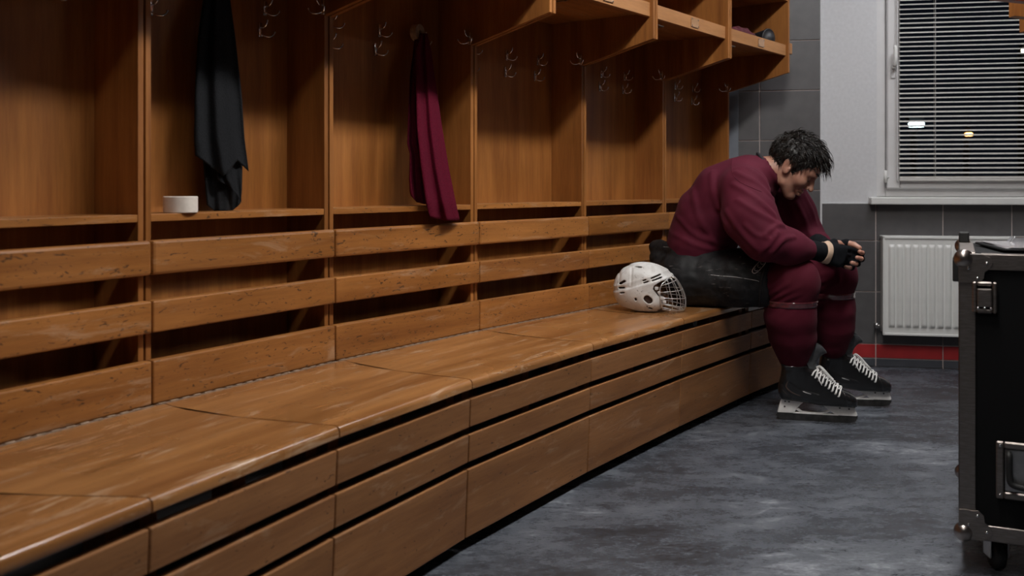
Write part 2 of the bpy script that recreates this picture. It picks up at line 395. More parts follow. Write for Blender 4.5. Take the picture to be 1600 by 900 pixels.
tag(link('window_2_sill', from_bm('sill', bm), M['enamel'], loc=WO, rot=(0, 0, WRZ)), 'white window sill board above grey tiles', kind='structure')
bpy.data.objects['window_2_sill'].name = 'trim_4'
# ---- venetian blind on the sash
vb = empty('venetian_blind', wallM @ Vector((1.05, -0.005, 0.97)), WRZ, 'pale aluminium venetian blind with open slats hanging in the window', 'blind')
bw = 0.66
bm = bmesh.new(); b2 = []
pro = [(-0.012, -0.0005), (-0.006, 0.0016), (0.0, 0.0023), (0.006, 0.0016), (0.012, -0.0005)]
outl = pro + [(y, z-0.0007) for y, z in reversed(pro)]
add_poly(bm, outl, 'x', -bw, bw)
slat_me = from_bm('slat', bm); slat_me.materials.append(M['slat'])
for k in range(47):
    o = link('slat', slat_me, None, vb, loc=(random.uniform(-.0015, .0015), 0.002, 0.022+0.0243*k), rot=(math.radians(22+random.uniform(-3, 3)), random.uniform(-.0012, .0012), 0))
bm = bmesh.new(); add_box(bm, -bw, bw, -0.011, 0.012, 0.0, 0.014, 0.003); link('bottom_rail', from_bm('bottom_rail', bm), M['slat'], vb)
bm = bmesh.new(); add_box(bm, -bw, bw, -0.014, 0.015, 1.165, 1.19, 0.003); link('head_rail', from_bm('head_rail', bm), M['slat'], vb)
for x in (-0.485, 0.0, 0.485):
    for y in (-0.0135, 0.0165):
        V, F = tube_vf([(x, y, 0.005), (x, y, 1.17)], 0.0011, 5); link('ladder_cord', mesh_of('ladder_cord', V, F), M['slat'], vb)
V, F = [], []
zs = [0.0+0.012*i for i in range(98)]
V, F = tube_vf([(-bw-0.010, -0.008, z) for z in zs], [0.0022 if i % 2 else 0.0048 for i in range(98)], 6)
link('bead_chain', mesh_of('bead_chain', V, F, True), M['pvc'], vb)
# ---- left wall behind the lockers: a bent wall that follows them
Bst = [Vector(p) for p in ((-1.39, 1.0), (-1.11, 1.60), (-.816, 2.180), (-.501, 2.729), (-.110, 3.306), (.312, 3.869), (.727, 4.432), (1.154, 4.987))]
Fst = [Vector(p) for p in ((-.78, 1.08), (-.576, 1.538), (-.358, 1.993), (-.102, 2.470), (.2576, 3.042), (.648, 3.615), (1.05, 4.178), (1.48, 4.73))]
def nrm_in(d): return Vector((-d.y, d.x))
NB = []
for i in range(len(Bst)):
    a = Bst[max(i-1, 0)]; c = Bst[min(i+1, len(Bst)-1)]
    NB.append(nrm_in((c-a).normalized()))
pts = [Bst[i] + NB[i]*0.215 for i in range(len(Bst))]
cor = wallM @ Vector((-0.80, 0.05, 0)); pts[-1] = Bst[-1]+NB[-1]*0.23; pts.append(Vector((cor.x, cor.y)))
d0 = (pts[1]-pts[0]).normalized(); pts = [pts[0]-d0*3.9] + pts
V, F = [], []
for i, p in enumerate(pts):
    n = NB[min(max(i-1, 0), len(NB)-1)]
    q = p + n*0.12
    V += [(p.x, p.y, 0), (p.x, p.y, CEIL), (q.x, q.y, CEIL), (q.x, q.y, 0)]
for i in range(len(pts)-1):
    for a, b_ in ((0, 1), (1, 2), (2, 3), (3, 0)): F.append((i*4+a, i*4+b_, (i+1)*4+b_, (i+1)*4+a))
F += [(0, 1, 2, 3), tuple(len(V)-4+k for k in (3, 2, 1, 0))]
bm = bmesh.new(); vs = [bm.verts.new(v) for v in V]; [bm.faces.new([vs[i] for i in f]) for f in F]
tag(link('wall_left', from_bm('wall_left', bm), M['wallp']), 'wall behind the wooden locker stalls', kind='structure')
# ---- ceiling luminaires and the added fill
def emis(name, col, s):
    m = bpy.data.materials.new(name); m.use_nodes = True; t = m.node_tree; t.nodes.clear()
    e = t.nodes.new('ShaderNodeEmission'); e.inputs[0].default_value = (*col, 1); e.inputs[1].default_value = s
    o = t.nodes.new('ShaderNodeOutputMaterial'); t.links.new(e.outputs[0], o.inputs[0]); return m
LN = ['ceiling lamp over the floor in front of the lockers', 'ceiling lamp near the window wall', 'ceiling lamp above the nearest bench section', 'added fill lamp over the right side of the room']
for (x, y, rz, L, w, s, c), nm in zip(LAMPS, LN):
    e = empty('ceiling_lamp', (x, y, CEIL-0.07), rz, 'long flat ' + nm, 'ceiling lamp')
    bm = bmesh.new(); add_box(bm, -w/2-.015, w/2+.015, -L/2-.015, L/2+.015, 0.012, 0.07, 0.004); link('housing', from_bm('housing', bm), M['enamel'], e)
    bm = bmesh.new(); add_box(bm, -w/2, w/2, -L/2, L/2, 0.0, 0.0118); link('diffuser', from_bm('diffuser', bm), emis('lamp_glow', c, s), e)

# ================================================================ LOCKERS AND BENCH
def ang(d): return math.atan2(d.y, d.x)
ZS = 0.45
M['hinge'] = plain('worn_hinge', (0.36, 0.27, 0.20), 0.5, 0.6, 0.3, 60)
hook_me = None
def hook_mesh():
    bm = bmesh.new(); add_box(bm, -0.008, 0.008, -0.006, 0, -0.026, 0.026, 0.002, 2)
    me0 = from_bm('plate', bm); V = [v.co[:] for v in me0.vertices]; F = [tuple(p.vertices) for p in me0.polygons]
    parts = [(V, F)]
    for sx in (-1, 1):
        P = spline([(sx*0.002, -0.003, -0.014), (sx*0.012, -0.016, -0.022), (sx*0.026, -0.028, -0.022), (sx*0.036, -0.034, -0.012), (sx*0.038, -0.035, -0.003)], 4)
        parts.append(tube_vf(P, [0.0028]*(len(P)-3)+[0.003, 0.0045, 0.003], 7))
    P = spline([(0, -0.003, 0.010), (0, -0.02, 0.008), (0, -0.033, 0.02), (0, -0.036, 0.034)], 4)
    parts.append(tube_vf(P, [0.0028]*(len(P)-3)+[0.003, 0.0045, 0.003], 7))
    V, F = join_vf(parts); V = [Vector(v)*0.80 for v in V]; me = mesh_of('coat_hook', V, F, True); me.materials.append(M['chrome']); return me
hook_me = hook_mesh()
VF, VB = 0.026, 0.172            # side panel front edge, back panel face (inward from the slat face)
VTOP = VF - 0.325                # front of the overhanging top
PT, GP = 0.0155, 0.006
stall_label = ['wooden locker stall at the far left edge, outside the towel stalls',
  'wooden locker stall with a bare back panel, left of the grey towel',
  'wooden locker stall holding the dark grey towel and white tape roll',
  'wooden locker stall with the burgundy towel hanging in it',
  'empty wooden locker stall just right of the burgundy towel',
  'wooden locker stall rising behind the white helmet',
  'last wooden locker stall by the tiled wall, behind the seated player']
STALLS = [None]
for i in range(1, 7):
    a, b_ = Bst[i], Bst[i+1]; L = (b_-a).length; rz = ang(b_-a)
    root = empty('locker_stall', (a.x, a.y, 0), rz, stall_label[i], 'locker', 'wooden locker stalls along the wall')
    STALLS.append(root); inv = (Matrix.Translation((a.x, a.y, 0)) @ Matrix.Rotation(rz, 4, 'Z')).inverted()
    def lp(st, v, off):                      # local point at station st, depth v, pushed off along the run
        tdir = Vector((NB[st].y, -NB[st].x)); p = Bst[st] + NB[st]*v + tdir*off
        q = inv @ Vector((p.x, p.y, 0)); return (q.x, q.y)
    o0, o1 = GP/2+PT, -(GP/2+PT)
    # side panels, shaped: narrow below, flaring out under the top shelf
    prof = [(VF, 0.0), (VB+0.02, 0.0), (VB+0.02, 1.90), (VTOP, 1.90), (VTOP, 1.512), (VF, 1.432)]
    for st, oa, ob in ((i, GP/2, o0), (i+1, o1, -GP/2)):
        bm = bmesh.new(); add_poly(bm, prof, 'x', oa, ob, 0.0012)
        nrm = NB[st]; p = inv @ Vector((Bst[st].x, Bst[st].y, 0)); rr = math.atan2(-nrm.x, nrm.y) - rz
        link('side_panel', from_bm('side_panel', bm), M['wood_v'], root, loc=p, rot=(0, 0, rr))
    def slab(name, v0, v1, z0, z1, mat, bev=0.001):
        bm = bmesh.new(); add_poly(bm, [lp(i, v0, o0+.0005), lp(i+1, v0, o1-.0005), lp(i+1, v1, o1-.0005), lp(i, v1, o0+.0005)], 'z', z0, z1, bev)
        return link(name, from_bm(name, bm), mat, root)
    slab('back_panel', VB, VB+0.016, 0.30, 1.88, M['wood_v'])
    slab('shelf', VF+0.001, VB-0.0005, 0.866, 0.883, M['wood_h'])
    sh = slab('upper_shelf', VTOP+0.034, VB-0.0005, 1.612, 1.628, M['wood_h'])
    slab('top_panel', VTOP+0.004, VB-0.0005, 1.868, 1.886, M['wood_h'])
    fa = slab('shelf_fascia', VTOP+0.014, VTOP+0.033, 1.597, 1.651, M['wood_fascia'])
    # name plate with four screws on the fascia
    cx_, cy_ = [(x+y)/2 for x, y in zip(lp(i, VTOP+0.014, 0), lp(i+1, VTOP+0.014, 0))]
    if i >= 3:
        bm = bmesh.new(); add_box(bm, -0.034, 0.034, -0.0035, -0.0005, -0.019, 0.019, 0.001)
        pl = link('name_plate', from_bm('name_plate', bm), M['plate'], root, loc=(cx_+0.02, cy_, 1.625))
        for sx in (-1, 1):
            for sz in (-1, 1):
                V, F = lathe_vf([(0.0035, 0), (0.0035, 0.0015), (0.002, 0.0025)], 8)
                link('screw', mesh_of('screw', [(v[0], -v[2], v[1]) for v in V], F), M['chrome'], pl, loc=(sx*0.029, -0.0035, sz*0.014))
    # hooks: two rows of three on the back, one on the right side panel
    bl, br = lp(i, VB, o0), lp(i+1, VB, o1); zl, zu = 1.388, 1.452
    for fr in (0.2, 0.52, 0.82):
        for z, df in ((zl, 0), (zu, 0.02)):
            x = bl[0] + (br[0]-bl[0])*(fr+df+random.uniform(-.01, .01)); y = bl[1] + (br[1]-bl[1])*(fr+df)
            link('coat_hook', hook_me, None, root, loc=(x, y-0.0002, z+random.uniform(-.004, .004)), rot=(0, random.uniform(-.08, .08), 0))
    for vv in (0.03,):
        p = lp(i+1, vv, o1); link('coat_hook', hook_me, None, root, loc=(p[0]-0.0002, p[1], 1.455), rot=(0, 0, math.atan2(-NB[i+1].x, NB[i+1].y)-rz-math.pi/2))
    # fold-out hanging bar under the upper shelf
    p0 = lp(i, VTOP+0.05, o0); p1 = lp(i, VTOP+0.21, o0)
    P = [(p0[0], p0[1], 1.588), (p0[0]+0.15, p0[1]+0.004, 1.588), (p0[0]+0.162, p0[1]+0.012, 1.588), (p1[0]+0.162, p1[1]-0.01, 1.588), (p1[0]+0.15, p1[1], 1.588), (p1[0], p1[1], 1.588)]
    V, F = tube_vf(P, 0.0028, 8); link('hanging_bar', mesh_of('hanging_bar', V, F, True), M['steel'], root)
    if i == 6:
        q = lp(i+1, VTOP+0.014, -0.003); bm = bmesh.new(); add_box(bm, 0, 0.04, -0.012, 0.012, -0.027, 0.027, 0.002)
        link('end_block', from_bm('end_block', bm), M['wood_fascia'], root, loc=(q[0], q[1], 1.635))

bench_label = ['bench section nearest the viewer, only its end shows in the lower left corner',
  'bench section below the bare leftmost stall, second from the lower left corner',
  'bench section under the grey towel stall',
  'bench section in front of the burgundy towel stall',
  'bench section right of the burgundy towel, before the helmet',
  'bench section carrying the white hockey helmet',
  'last bench section at the tiled wall, beside the player']
RZL = [(0.745, 0.824), (0.614, 0.687), (ZS+0.001, 0.551)]
FZL = [(0.325, 0.399), (0.234, 0.306), (0.036, 0.215)]
def lean(z): return 0.004 + (0.42-z)*0.045
def seam(i, v):
    """seam between seat boards at station i; v=0 at the back, 1 at the front"""
    td = (Bst[min(i+1, 7)]-Bst[max(i-1, 0)]).normalized()
    A = Bst[i] + td*(0.028 if i < 7 else 0.0); B = Fst[i]; p = A.lerp(B, v)
    return p - td*(0.15*v*(1-v)*(1.3-v))
for i in range(7):
    a, b_ = Fst[i], Fst[i+1]; L = (b_-a).length; rz = ang(b_-a)
    root = empty('bench_section', (a.x, a.y, 0), rz, 'varnished wooden ' + bench_label[i], 'bench', 'wooden bench sections along the lockers')
    inv = (Matrix.Translation((a.x, a.y, 0)) @ Matrix.Rotation(rz, 4, 'Z')).inverted()
    # seat board: curved seams left and right, rounded nose in front
    prof = [(k/10, ZS) for k in range(10)] + [(0.965, ZS)]
    dep = (Fst[i]-Bst[i]).length
    nose = [(1-0.010/dep, ZS-0.0004), (1-0.006/dep, ZS-0.0020), (1-0.003/dep, ZS-0.0045), (1-0.0008/dep, ZS-0.0085), (1.0, ZS-0.013), (1.0, ZS-0.023), (1-0.002/dep, ZS-0.0255)]
    full = prof + nose + [(0.9, ZS-0.0255), (0.5, ZS-0.0255), (0.0, ZS-0.0255)]
    nu = 9; V, F = [], []
    for v, z in full:
        l, r = seam(i, v), seam(i+1, v); dd = (r-l).normalized()*0.0020; l = l+dd; r = r-dd
        if v > 0.99: pass
        for k in range(nu):
            p = l.lerp(r, k/(nu-1)); q = inv @ Vector((p.x, p.y, 0)); V.append((q.x, q.y, z))
    m = len(full)
    for j in range(m):
        j2 = (j+1) % m
        for k in range(nu-1): F.append((j*nu+k, j2*nu+k, j2*nu+k+1, j*nu+k+1))
    F.append(tuple(j*nu for j in range(m))); F.append(tuple(j*nu+nu-1 for j in reversed(range(m))))
    bm = bmesh.new(); vs = [bm.verts.new(v) for v in V]; [bm.faces.new([vs[q] for q in f]) for f in F]
    link('seat_board', from_bm('seat_board', bm, True, 0.6), M['wood_seat'], root)
    # front boards, leaning in slightly towards the floor
    for z0, z1 in FZL:
        bm = bmesh.new(); add_poly(bm, [(lean(z0), z0), (lean(z1), z1), (lean(z1)+0.02, z1), (lean(z0)+0.02, z0)], 'x', 0.0016, L-0.0016, 0.0028)
        link('front_board', from_bm('front_board', bm), M['wood_low'], root)
    for x in (0.035, L/2, L-0.035):
        bm = bmesh.new(); add_box(bm, x-0.018, x+0.018, 0.045, 0.095, 0.22, ZS-0.026, 0.001)
        link('support_post', from_bm('support_post', bm), M['wood_v'], root)
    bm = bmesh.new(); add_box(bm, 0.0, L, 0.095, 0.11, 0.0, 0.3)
    link('kick_shade_board', from_bm('kick_shade_board', bm), M['black'], root)  # blackened so the toe recess reads as deep shade
    # backrest slats fixed to the stall fronts
    ba, bb = Bst[i], Bst[i+1]; LB = (bb-ba).length; rb = ang(bb-ba)-rz; p = inv @ Vector((ba.x, ba.y, 0))
    for k, (z0, z1) in enumerate(RZL):
        bm = bmesh.new(); add_box(bm, 0.002, LB-0.002, 0.0, 0.0245, z0, z1, 0.004 if k else 0.007, 2)
        link('backrest_slat', from_bm('backrest_slat', bm), M['wood_h'], root, loc=p, rot=(0, 0, rb))
    # piano hinge along the joint of seat and backrest
    bm = bmesh.new(); add_box(bm, 0.004, LB-0.004, -0.011, -0.003, ZS, ZS+0.0012)
    x = 0.01
    while x < LB-0.03:
        add_box(bm, x, x+0.022, -0.0085, -0.003, ZS+0.0012, ZS+0.003, 0.0006); x += 0.034
    link('piano_hinge', from_bm('piano_hinge', bm), M['hinge'], root, loc=p, rot=(0, 0, rb))
# ================================================================ THINGS
def onstall(x, y, i, v):
    """point seen at photo pixel (x,y) that lies v metres inside the slat face of stall i"""
    a, b_ = Bst[i], Bst[i+1]; t = (b_-a).normalized(); A = a + nrm_in(t)*v; k = (x-800)/FPX
    s = (k*A.y - A.x)/(t.x - k*t.y); D = A.y + s*t.y
    return W(x, y, D)
M['towel_grey'] = plain('charcoal_terry', (0.014, 0.015, 0.017), 0.95, 0, 0.25, 220, 0.6, 0.003, spec=0.08)
M['towel_red'] = plain('burgundy_terry', (0.086, 0.005, 0.016), 0.95, 0, 0.25, 220, 0.5, 0.003, spec=0.08)
def interp(tab, y):
    ys = [q[0] for q in tab]; return [float(np.interp(y, ys, [q[j] for q in tab])) for j in range(1, len(tab[0]))]
def cloth_layer(i, outline, bottom, vtab, folds, nc=56, nr=60, thick=0.010, seed=0):
    """hanging gathered cloth. outline: (y,left,right) px; bottom: list of (u,y) lower edge; vtab: (y,depth); folds: amplitude"""
    V = []; ytop = outline[0][0]
    for side in (0, 1):
        for r in range(nr+1):
            for c in range(nc+1):
                u = c/nc; yb = float(np.interp(u, [q[0] for q in bottom], [q[1] for q in bottom])); y = ytop + (yb-ytop)*r/nr
                l, rr = interp(outline, y); x = l + (rr-l)*u; v = interp(vtab, y)[0]
                edge = math.sqrt(max(0, 1-(2*u-1)**2)); g = r/nr
                ph = 6.2*u*(1.0+0.25*math.sin(seed)) + 0.9*math.sin(2.1*g+seed) + seed
                fd = folds*(0.45+0.55*g)*(math.sin(1.45*ph)*0.75+math.sin(2.7*ph+1.3+seed)*0.3+0.12*math.sin(9*g+5*u))*min(1, edge*1.6)
                vv = v - (thick*(0.35+edge) + fd if side == 0 else -thick*0.3*edge)
                V.append(onstall(x, y, i, vv))
    F = []; w = nc+1; S = w*(nr+1)
    for r in range(nr):
        for c in range(nc):
            q = r*w+c; F.append((q, q+w, q+w+1, q+1)); F.append((S+q, S+q+1, S+q+w+1, S+q+w))
    for r in range(nr):
        for c in (0, nc):
            q = r*w+c; F.append((q, S+q, S+q+w, q+w) if c == 0 else (q, q+w, S+q+w, S+q))
    for c in range(nc):
        q = nr*w+c; F.append((q, S+q, S+q+1, q+1)); q = c; F.append((q, q+1, S+q+1, S+q))
    return V, F
def world_thing(name, V, F, mat, label, cat, smooth=True, group=None, base=None):
    c = base or Vector((sum(v[0] for v in V)/len(V), sum(v[1] for v in V)/len(V), min(v[2] for v in V)))
    o = link(name, mesh_of(name, [Vector(v)-c for v in V], F, smooth), mat, loc=c); return tag(o, label, cat, group)
# grey towel: an outer fold over a longer inner one
L1 = cloth_layer(2, [(-20, 326, 350), (0, 317, 360), (60, 309, 368), (150, 304, 378), (215, 303, 382), (262, 306, 388), (280, 310, 390)],
    [(0, 243), (.16, 252), (.3, 262), (.5, 275), (.62, 268), (.8, 251), (.93, 262), (1, 268)], [(-20, .13), (60, .105), (280, .085)], 0.014, seed=0.6)
L2 = cloth_layer(2, [(60, 316, 362), (200, 312, 376), (260, 318, 379), (300, 321, 378), (322, 323, 375), (335, 328, 368)],
    [(0, 320), (.2, 330), (.5, 331), (.8, 331), (1, 318)], [(60, .135), (335, .118)], 0.010, seed=2.1)
L3 = cloth_layer(2, [(240, 338, 376), (280, 339, 378), (318, 366, 377)], [(0, 282), (.3, 290), (.7, 306), (1, 318)], [(240, .098), (318, .092)], 0.006, nc=20, nr=30, thick=.006, seed=1.0)
V, F = join_vf([L1, L2, L3])
world_thing('towel', V, F, M['towel_grey'], 'dark charcoal grey towel hanging from a hook in a stall', 'towel')
L1 = cloth_layer(3, [(52, 656, 668), (80, 648, 674), (200, 651, 691), (260, 657, 701), (310, 664, 711), (346, 670, 719)],
    [(0, 318), (.06, 340), (.25, 342), (.6, 345), (.85, 345), (1, 343)], [(52, .115), (150, .07), (300, -.002), (318, -.012), (346, -.014)], 0.013, seed=0.2)
L2 = cloth_layer(3, [(60, 648, 662), (120, 640, 668), (225, 636, 676), (240, 640, 680), (282, 639, 684), (300, 640, 684), (318, 646, 680)],
    [(0, 306), (.15, 316), (.5, 319), (1, 319)], [(60, .13), (200, .10), (318, .05)], 0.010, seed=1.4)
V, F = join_vf([L1, L2])
world_thing('towel', V, F, M['towel_red'], 'burgundy towel hanging from a hook and over the shelf edge', 'towel')
# tape rolls
M['tape'] = plain('white_cloth_tape', (0.72, 0.66, 0.60), 0.7, 0, 0.06, 90, 0.1, 0.0005)
M['card'] = plain('cardboard_core', (0.34, 0.24, 0.15), 0.8, 0, 0.1, 60)
M['tape_old'] = plain('beige_tape', (0.40, 0.29, 0.20), 0.75, 0, 0.2, 120, 0.3, 0.001)
p = onstall(282, 334, 2, 0.058); r = 26*p.y/FPX; h = 0.0395
e = empty('tape_roll', (p.x, p.y, 0.8834), 0, 'white roll of hockey tape standing on the stall shelf', 'tape roll')
V, F = lathe_vf([(r*0.52, 0), (r-.0015, 0), (r, .0015), (r, h-.0015), (r-.0015, h), (r*0.52, h)], 40, True); link('tape', mesh_of('tape', V, F, True), M['tape'], e)
bpy.data.objects[e.children[0].name].data.set_sharp_from_angle(angle=0.7)
V, F = lathe_vf([(r*0.47, 0), (r*0.519, 0), (r*0.519, h), (r*0.47, h)], 40, True); link('cardboard_core', mesh_of('cardboard_core', V, F), M['card'], e)
p = onstall(652, 51, 3, 0.125); r = 0.024
e = empty('tape_roll', p, STALLS[3].rotation_euler.z, 'beige coil of tape hanging on the hook above the burgundy towel', 'tape roll')
prof = []
for k in range(5):                       # wound layers show as rings on the flat side
    a0, a1 = r*(0.3+0.14*k), r*(0.3+0.14*(k+1)); prof += [(a0, 0.012), (a0+.0008, 0.0135), (a1-.0008, 0.0135), (a1, 0.012)]
prof += [(r, -0.012), (r*0.3, -0.012)]
V, F = lathe_vf(prof, 32, True); link('tape', mesh_of('tape', [(v[0], -v[2], v[1]*1.15) for v in V], F, False), M['tape_old'], e)
V, F = lathe_vf([(r*0.24, -0.0115), (r*0.295, -0.0115), (r*0.295, 0.0115), (r*0.24, 0.0115)], 24, True); link('cardboard_core', mesh_of('cardboard_core', [(v[0], -v[2], v[1]) for v in V], F), M['card'], e)

# ---------------------------------------------------------------- helmet
def poly_sd(P, X, Z):
    d = np.full(X.shape, 1e9); s = np.ones(X.shape); n = len(P)
    for i in range(n):
        ax_, az = P[i]; bx, bz = P[i-1]; ex, ez = bx-ax_, bz-az; wx, wz = X-ax_, Z-az
        t = np.clip((wx*ex+wz*ez)/(ex*ex+ez*ez+1e-12), 0, 1); dx, dz = wx-ex*t, wz-ez*t
        d = np.minimum(d, dx*dx+dz*dz)
        c1 = Z >= az; c2 = Z < bz; c3 = ex*wz > ez*wx
        flip = (c1 & c2 & c3) | (~c1 & ~c2 & ~c3); s = np.where(flip, -s, s)
    return s*np.sqrt(d)
def helmet_sdf(X, Y, Z):
    base = ell(X, Y, Z, (-0.012, 0, 0.092), (0.113, 0.090, 0.102))
    jaw = ell(X, Y, Z, (0.02, 0, 0.045), (0.058, 0.088, 0.056)); base = smin(base, jaw, 0.02)
    brow = ell(X, Y, Z, (0.035, 0, 0.125), (0.072, 0.078, 0.05)); base = smin(base, brow, 0.03)
    # lower shell sits under a stepped ridge that climbs to the brim
    ln = (Z - (0.098 + (X+0.06)*0.32)); base = base - 0.0035/(1+np.exp(ln*900))*1.0
    rim = np.abs(ln-0.022); base = base - 0.0018*np.exp(-(rim/0.006)**2)
    rim2 = np.abs(poly_sd([(-.10, .175), (-.055, .18), (-.06, .10), (-.105, .10)], X, Z)); base = base + 0.0022*np.exp(-(rim2/0.004)**2)
    top = np.abs(np.abs(Y)-0.03); base = base + np.where(Z > .1, 0.0022*np.exp(-(top/0.004)**2), 0)
    return base
OPEN = [(.26, .1365), (.098, .1365), (.055, .124), (.028, .108), (.024, .094), (.040, .074), (.066, .052), (.073, .034), (.060, .018), (.042, -.004), (.04, -.1), (.26, -.1)]
VENT = [((.018, .136), (.054, .150), .0028), ((.022, .127), (.058, .139), .0026), ((-.014, .127), (-.003, .131), .0026), ((-.011, .119), (.006, .124), .0026),
        ((-.100, .112), (-.084, .122), .0042), ((-.104, .0945), (-.086, .097), .0034), ((-.100, .075), (-.086, .078), .0026), ((.001, .058), (.010, .050), .0125), ((-.043, .056), (-.041, .052), .0042),
        ((-.050, .178), (-.018, .176), .003), ((.01, .021), (.02, .018), .003)]
def helmet_shell(X, Y, Z):
    o = helmet_sdf(X, Y, Z); d = smax(o, -(o+0.009), 0.002)
    d = smax(d, -poly_sd(OPEN, X, Z), 0.003)
    d = smax(d, -(Z-0.004+0.02*np.clip(-(X+.03)/.09, 0, 1)*-1), 0.003)
    for a, b_, r in VENT:
        v = cone(X, 0*Y, Z, (a[0], 0, a[1]), (b_[0], 0, b_[1]), r, r); v = np.maximum(v, 0.02-np.abs(Y)) if a[1] < 0.17 else np.maximum(v, np.abs(np.abs(Y)-.045)-.012)
        d = smax(d, -v, 0.0015)
    return d
def helmet_liner(X, Y, Z):
    o = helmet_sdf(X, Y, Z)+0.0105; d = np.maximum(o, -(o+0.012)); d = np.maximum(d, -(poly_sd(OPEN, X, Z)-0.004)); return np.maximum(d, 0.012-Z)
def shell_mat():
    m, t, b = nt('scuffed_white_shell')
    tc = N(t, 'ShaderNodeTexCoord')
    n1 = N(t, 'ShaderNodeTexNoise', Scale=14.0, Detail=7.0, Roughness=0.7, Distortion=0.8); t.links.new(tc.outputs['Object'], n1.inputs['Vector'])
    r1 = ramp(t, [(0.45, 0.0), (0.68, 0.55)], n1.outputs['Fac'])
    n2 = N(t, 'ShaderNodeTexNoise', Scale=38.0, Detail=3.0, Distortion=2.5); t.links.new(tc.outputs['Object'], n2.inputs['Vector'])
    r2 = ramp(t, [(0.66, 0.0), (0.70, 0.8)], n2.outputs['Fac'])
    c = mixc(t, r1.outputs[0], (0.72, 0.715, 0.70), (0.36, 0.31, 0.27)); c = mixc(t, r2.outputs[0], c, (0.10, 0.09, 0.085))
    t.links.new(c, b.inputs['Base Color']); b.inputs['Roughness'].default_value = 0.36; return m
M['shell'] = shell_mat()
M['cage'] = plain('cage_wire', (0.72, 0.72, 0.72), 0.3, 0.75, 0.1, 60)
M['liner'] = plain('brown_liner', (0.055, 0.026, 0.018), 0.7, 0, 0.3, 40)
M['clearclip'] = plain('white_clip', (0.62, 0.6, 0.58), 0.25, 0, 0.1, 60)
hp = W(1008, 484.5, 3.83); hp.z = ZS
he = empty('hockey_helmet', hp, math.radians(-4), 'scuffed white hockey helmet with wire cage lying on the bench', 'helmet')
V, F = snet(helmet_shell, (-.14, -.105, -.012), (.125, .105, .205), 0.0026); link('shell', np_mesh('shell', V, F), M['shell'], he)
V, F = snet(helmet_liner, (-.14, -.1, 0), (.125, .1, .2), 0.005); link('liner', np_mesh('liner', V, F), M['liner'], he)
pc = spline([(0.092, 0, 0.140), (0.118, 0, 0.134), (0.146, 0, 0.092), (0.160, 0, 0.050), (0.158, 0, 0.010), (0.140, 0, 0.0035)], 6)
ps = spline([(0.070, 0.078, 0.122), (0.058, 0.084, 0.112), (0.050, 0.089, 0.085), (0.054, 0.090, 0.058), (0.058, 0.088, 0.030), (0.062, 0.082, 0.016)], 6)
def cage_pt(t, ph):
    q = t*(len(pc)-1); i0 = min(int(q), len(pc)-2); f = q-i0; c = pc[i0].lerp(pc[i0+1], f); s = ps[i0].lerp(ps[i0+1], f)
    a = ph*math.pi/2; w = abs(math.cos(a))**0.8
    return Vector((s.x+(c.x-s.x)*w, s.y*math.copysign(abs(math.sin(a))**0.9, a), s.z+(c.z-s.z)*w))
parts = []
for t_, rr in ((0, .0026), (.24, .0017), (.42, .0017), (.58, .0017), (.74, .0017), (.88, .0017), (1, .0027)):
    parts.append(tube_vf([cage_pt(t_, -1+2*k/24) for k in range(25)], rr, 6))
for ph in (-.78, -.52, -.26, 0, .26, .52, .78):
    parts.append(tube_vf([cage_pt(k/20, ph) for k in range(21)], .0017, 6))
for ph in (-1, 1):
    parts.append(tube_vf([cage_pt(.0+k/16, ph) for k in range(17)], .0024, 6))
V, F = join_vf(parts); link('cage', mesh_of('cage', V, F, True), M['cage'], he)
for sy in (-1, 1):
    bm = bmesh.new()
    for dx, dz, s_ in ((.037, .098, .010), (.047, .082, .008), (.060, .060, .010), (.068, .046, .009)):
        add_box(bm, dx-s_*.6, dx+s_*.8, sy*0.088-.005, sy*0.088+.005, dz-s_*.6, dz+s_*.6, .002, 2)
    link('cage_clip', from_bm('cage_clip', bm, True, .7), M['clearclip'], he)
bm = bmesh.new(); add_box(bm, .086, .108, -.03, .03, .132, .148, .003, 2); link('brow_clip', from_bm('brow_clip', bm), M['clearclip'], he)
V, F = tube_vf(spline([(.0, .086, .03), (.04, .07, .012), (.085, .03, .006), (.09, -.01, .006), (.05, -.06, .01), (.0, -.086, .03)], 6), .004, 6); link('chin_strap', mesh_of('chin_strap', V, F, True), M['liner'], he)

# ---------------------------------------------------------------- radiator under the window
def wall_pt(p, y, z): return wallM @ Vector((p, y, z))
rp = wall_pt(0.292, -0.045, 0.0)
ra = empty('radiator', rp, WRZ, 'white ribbed panel radiator under the window sill', 'radiator')
RW, Z0, Z1 = 0.98, 0.179, 0.687
bm = bmesh.new(); add_box(bm, 0, RW, -0.052, -0.040, Z0, Z1, 0.003, 2); link('front_panel', from_bm('front_panel', bm), M['enamel'], ra)
bm = bmesh.new()
for x0, x1 in ((0, RW),):
    add_box(bm, x0, x1, -0.058, -0.05, Z0, Z0+0.012, .002); add_box(bm, x0, x1, -0.058, -0.05, Z1-0.012, Z1, .002)
    add_box(bm, x0, x0+.012, -0.058, -0.05, Z0, Z1, .002); add_box(bm, x1-.012, x1, -0.058, -0.05, Z0, Z1, .002)
link('rim', from_bm('rim', bm), M['enamel'], ra)
nrib = 24; pit = (RW-0.05)/nrib; V, F = [], []
secs = [(0, 0.0), (0.014, 0.6), (0.03, 1.0)]; hR = (Z1-Z0)-0.082
prof = [(-.5, 0), (-.42, .15), (-.30, .85), (-.2, 1), (.2, 1), (.30, .85), (.42, .15), (.5, 0)]
rows = [(0.0, .02), (.010, .9), (.018, 1), (hR-.018, 1), (hR-.010, .9), (hR, .02)]
for z, s_ in rows:
    for u, g in prof: V.append((u*pit*0.9, -0.0525-0.013*g*s_, z))
n_ = len(prof)
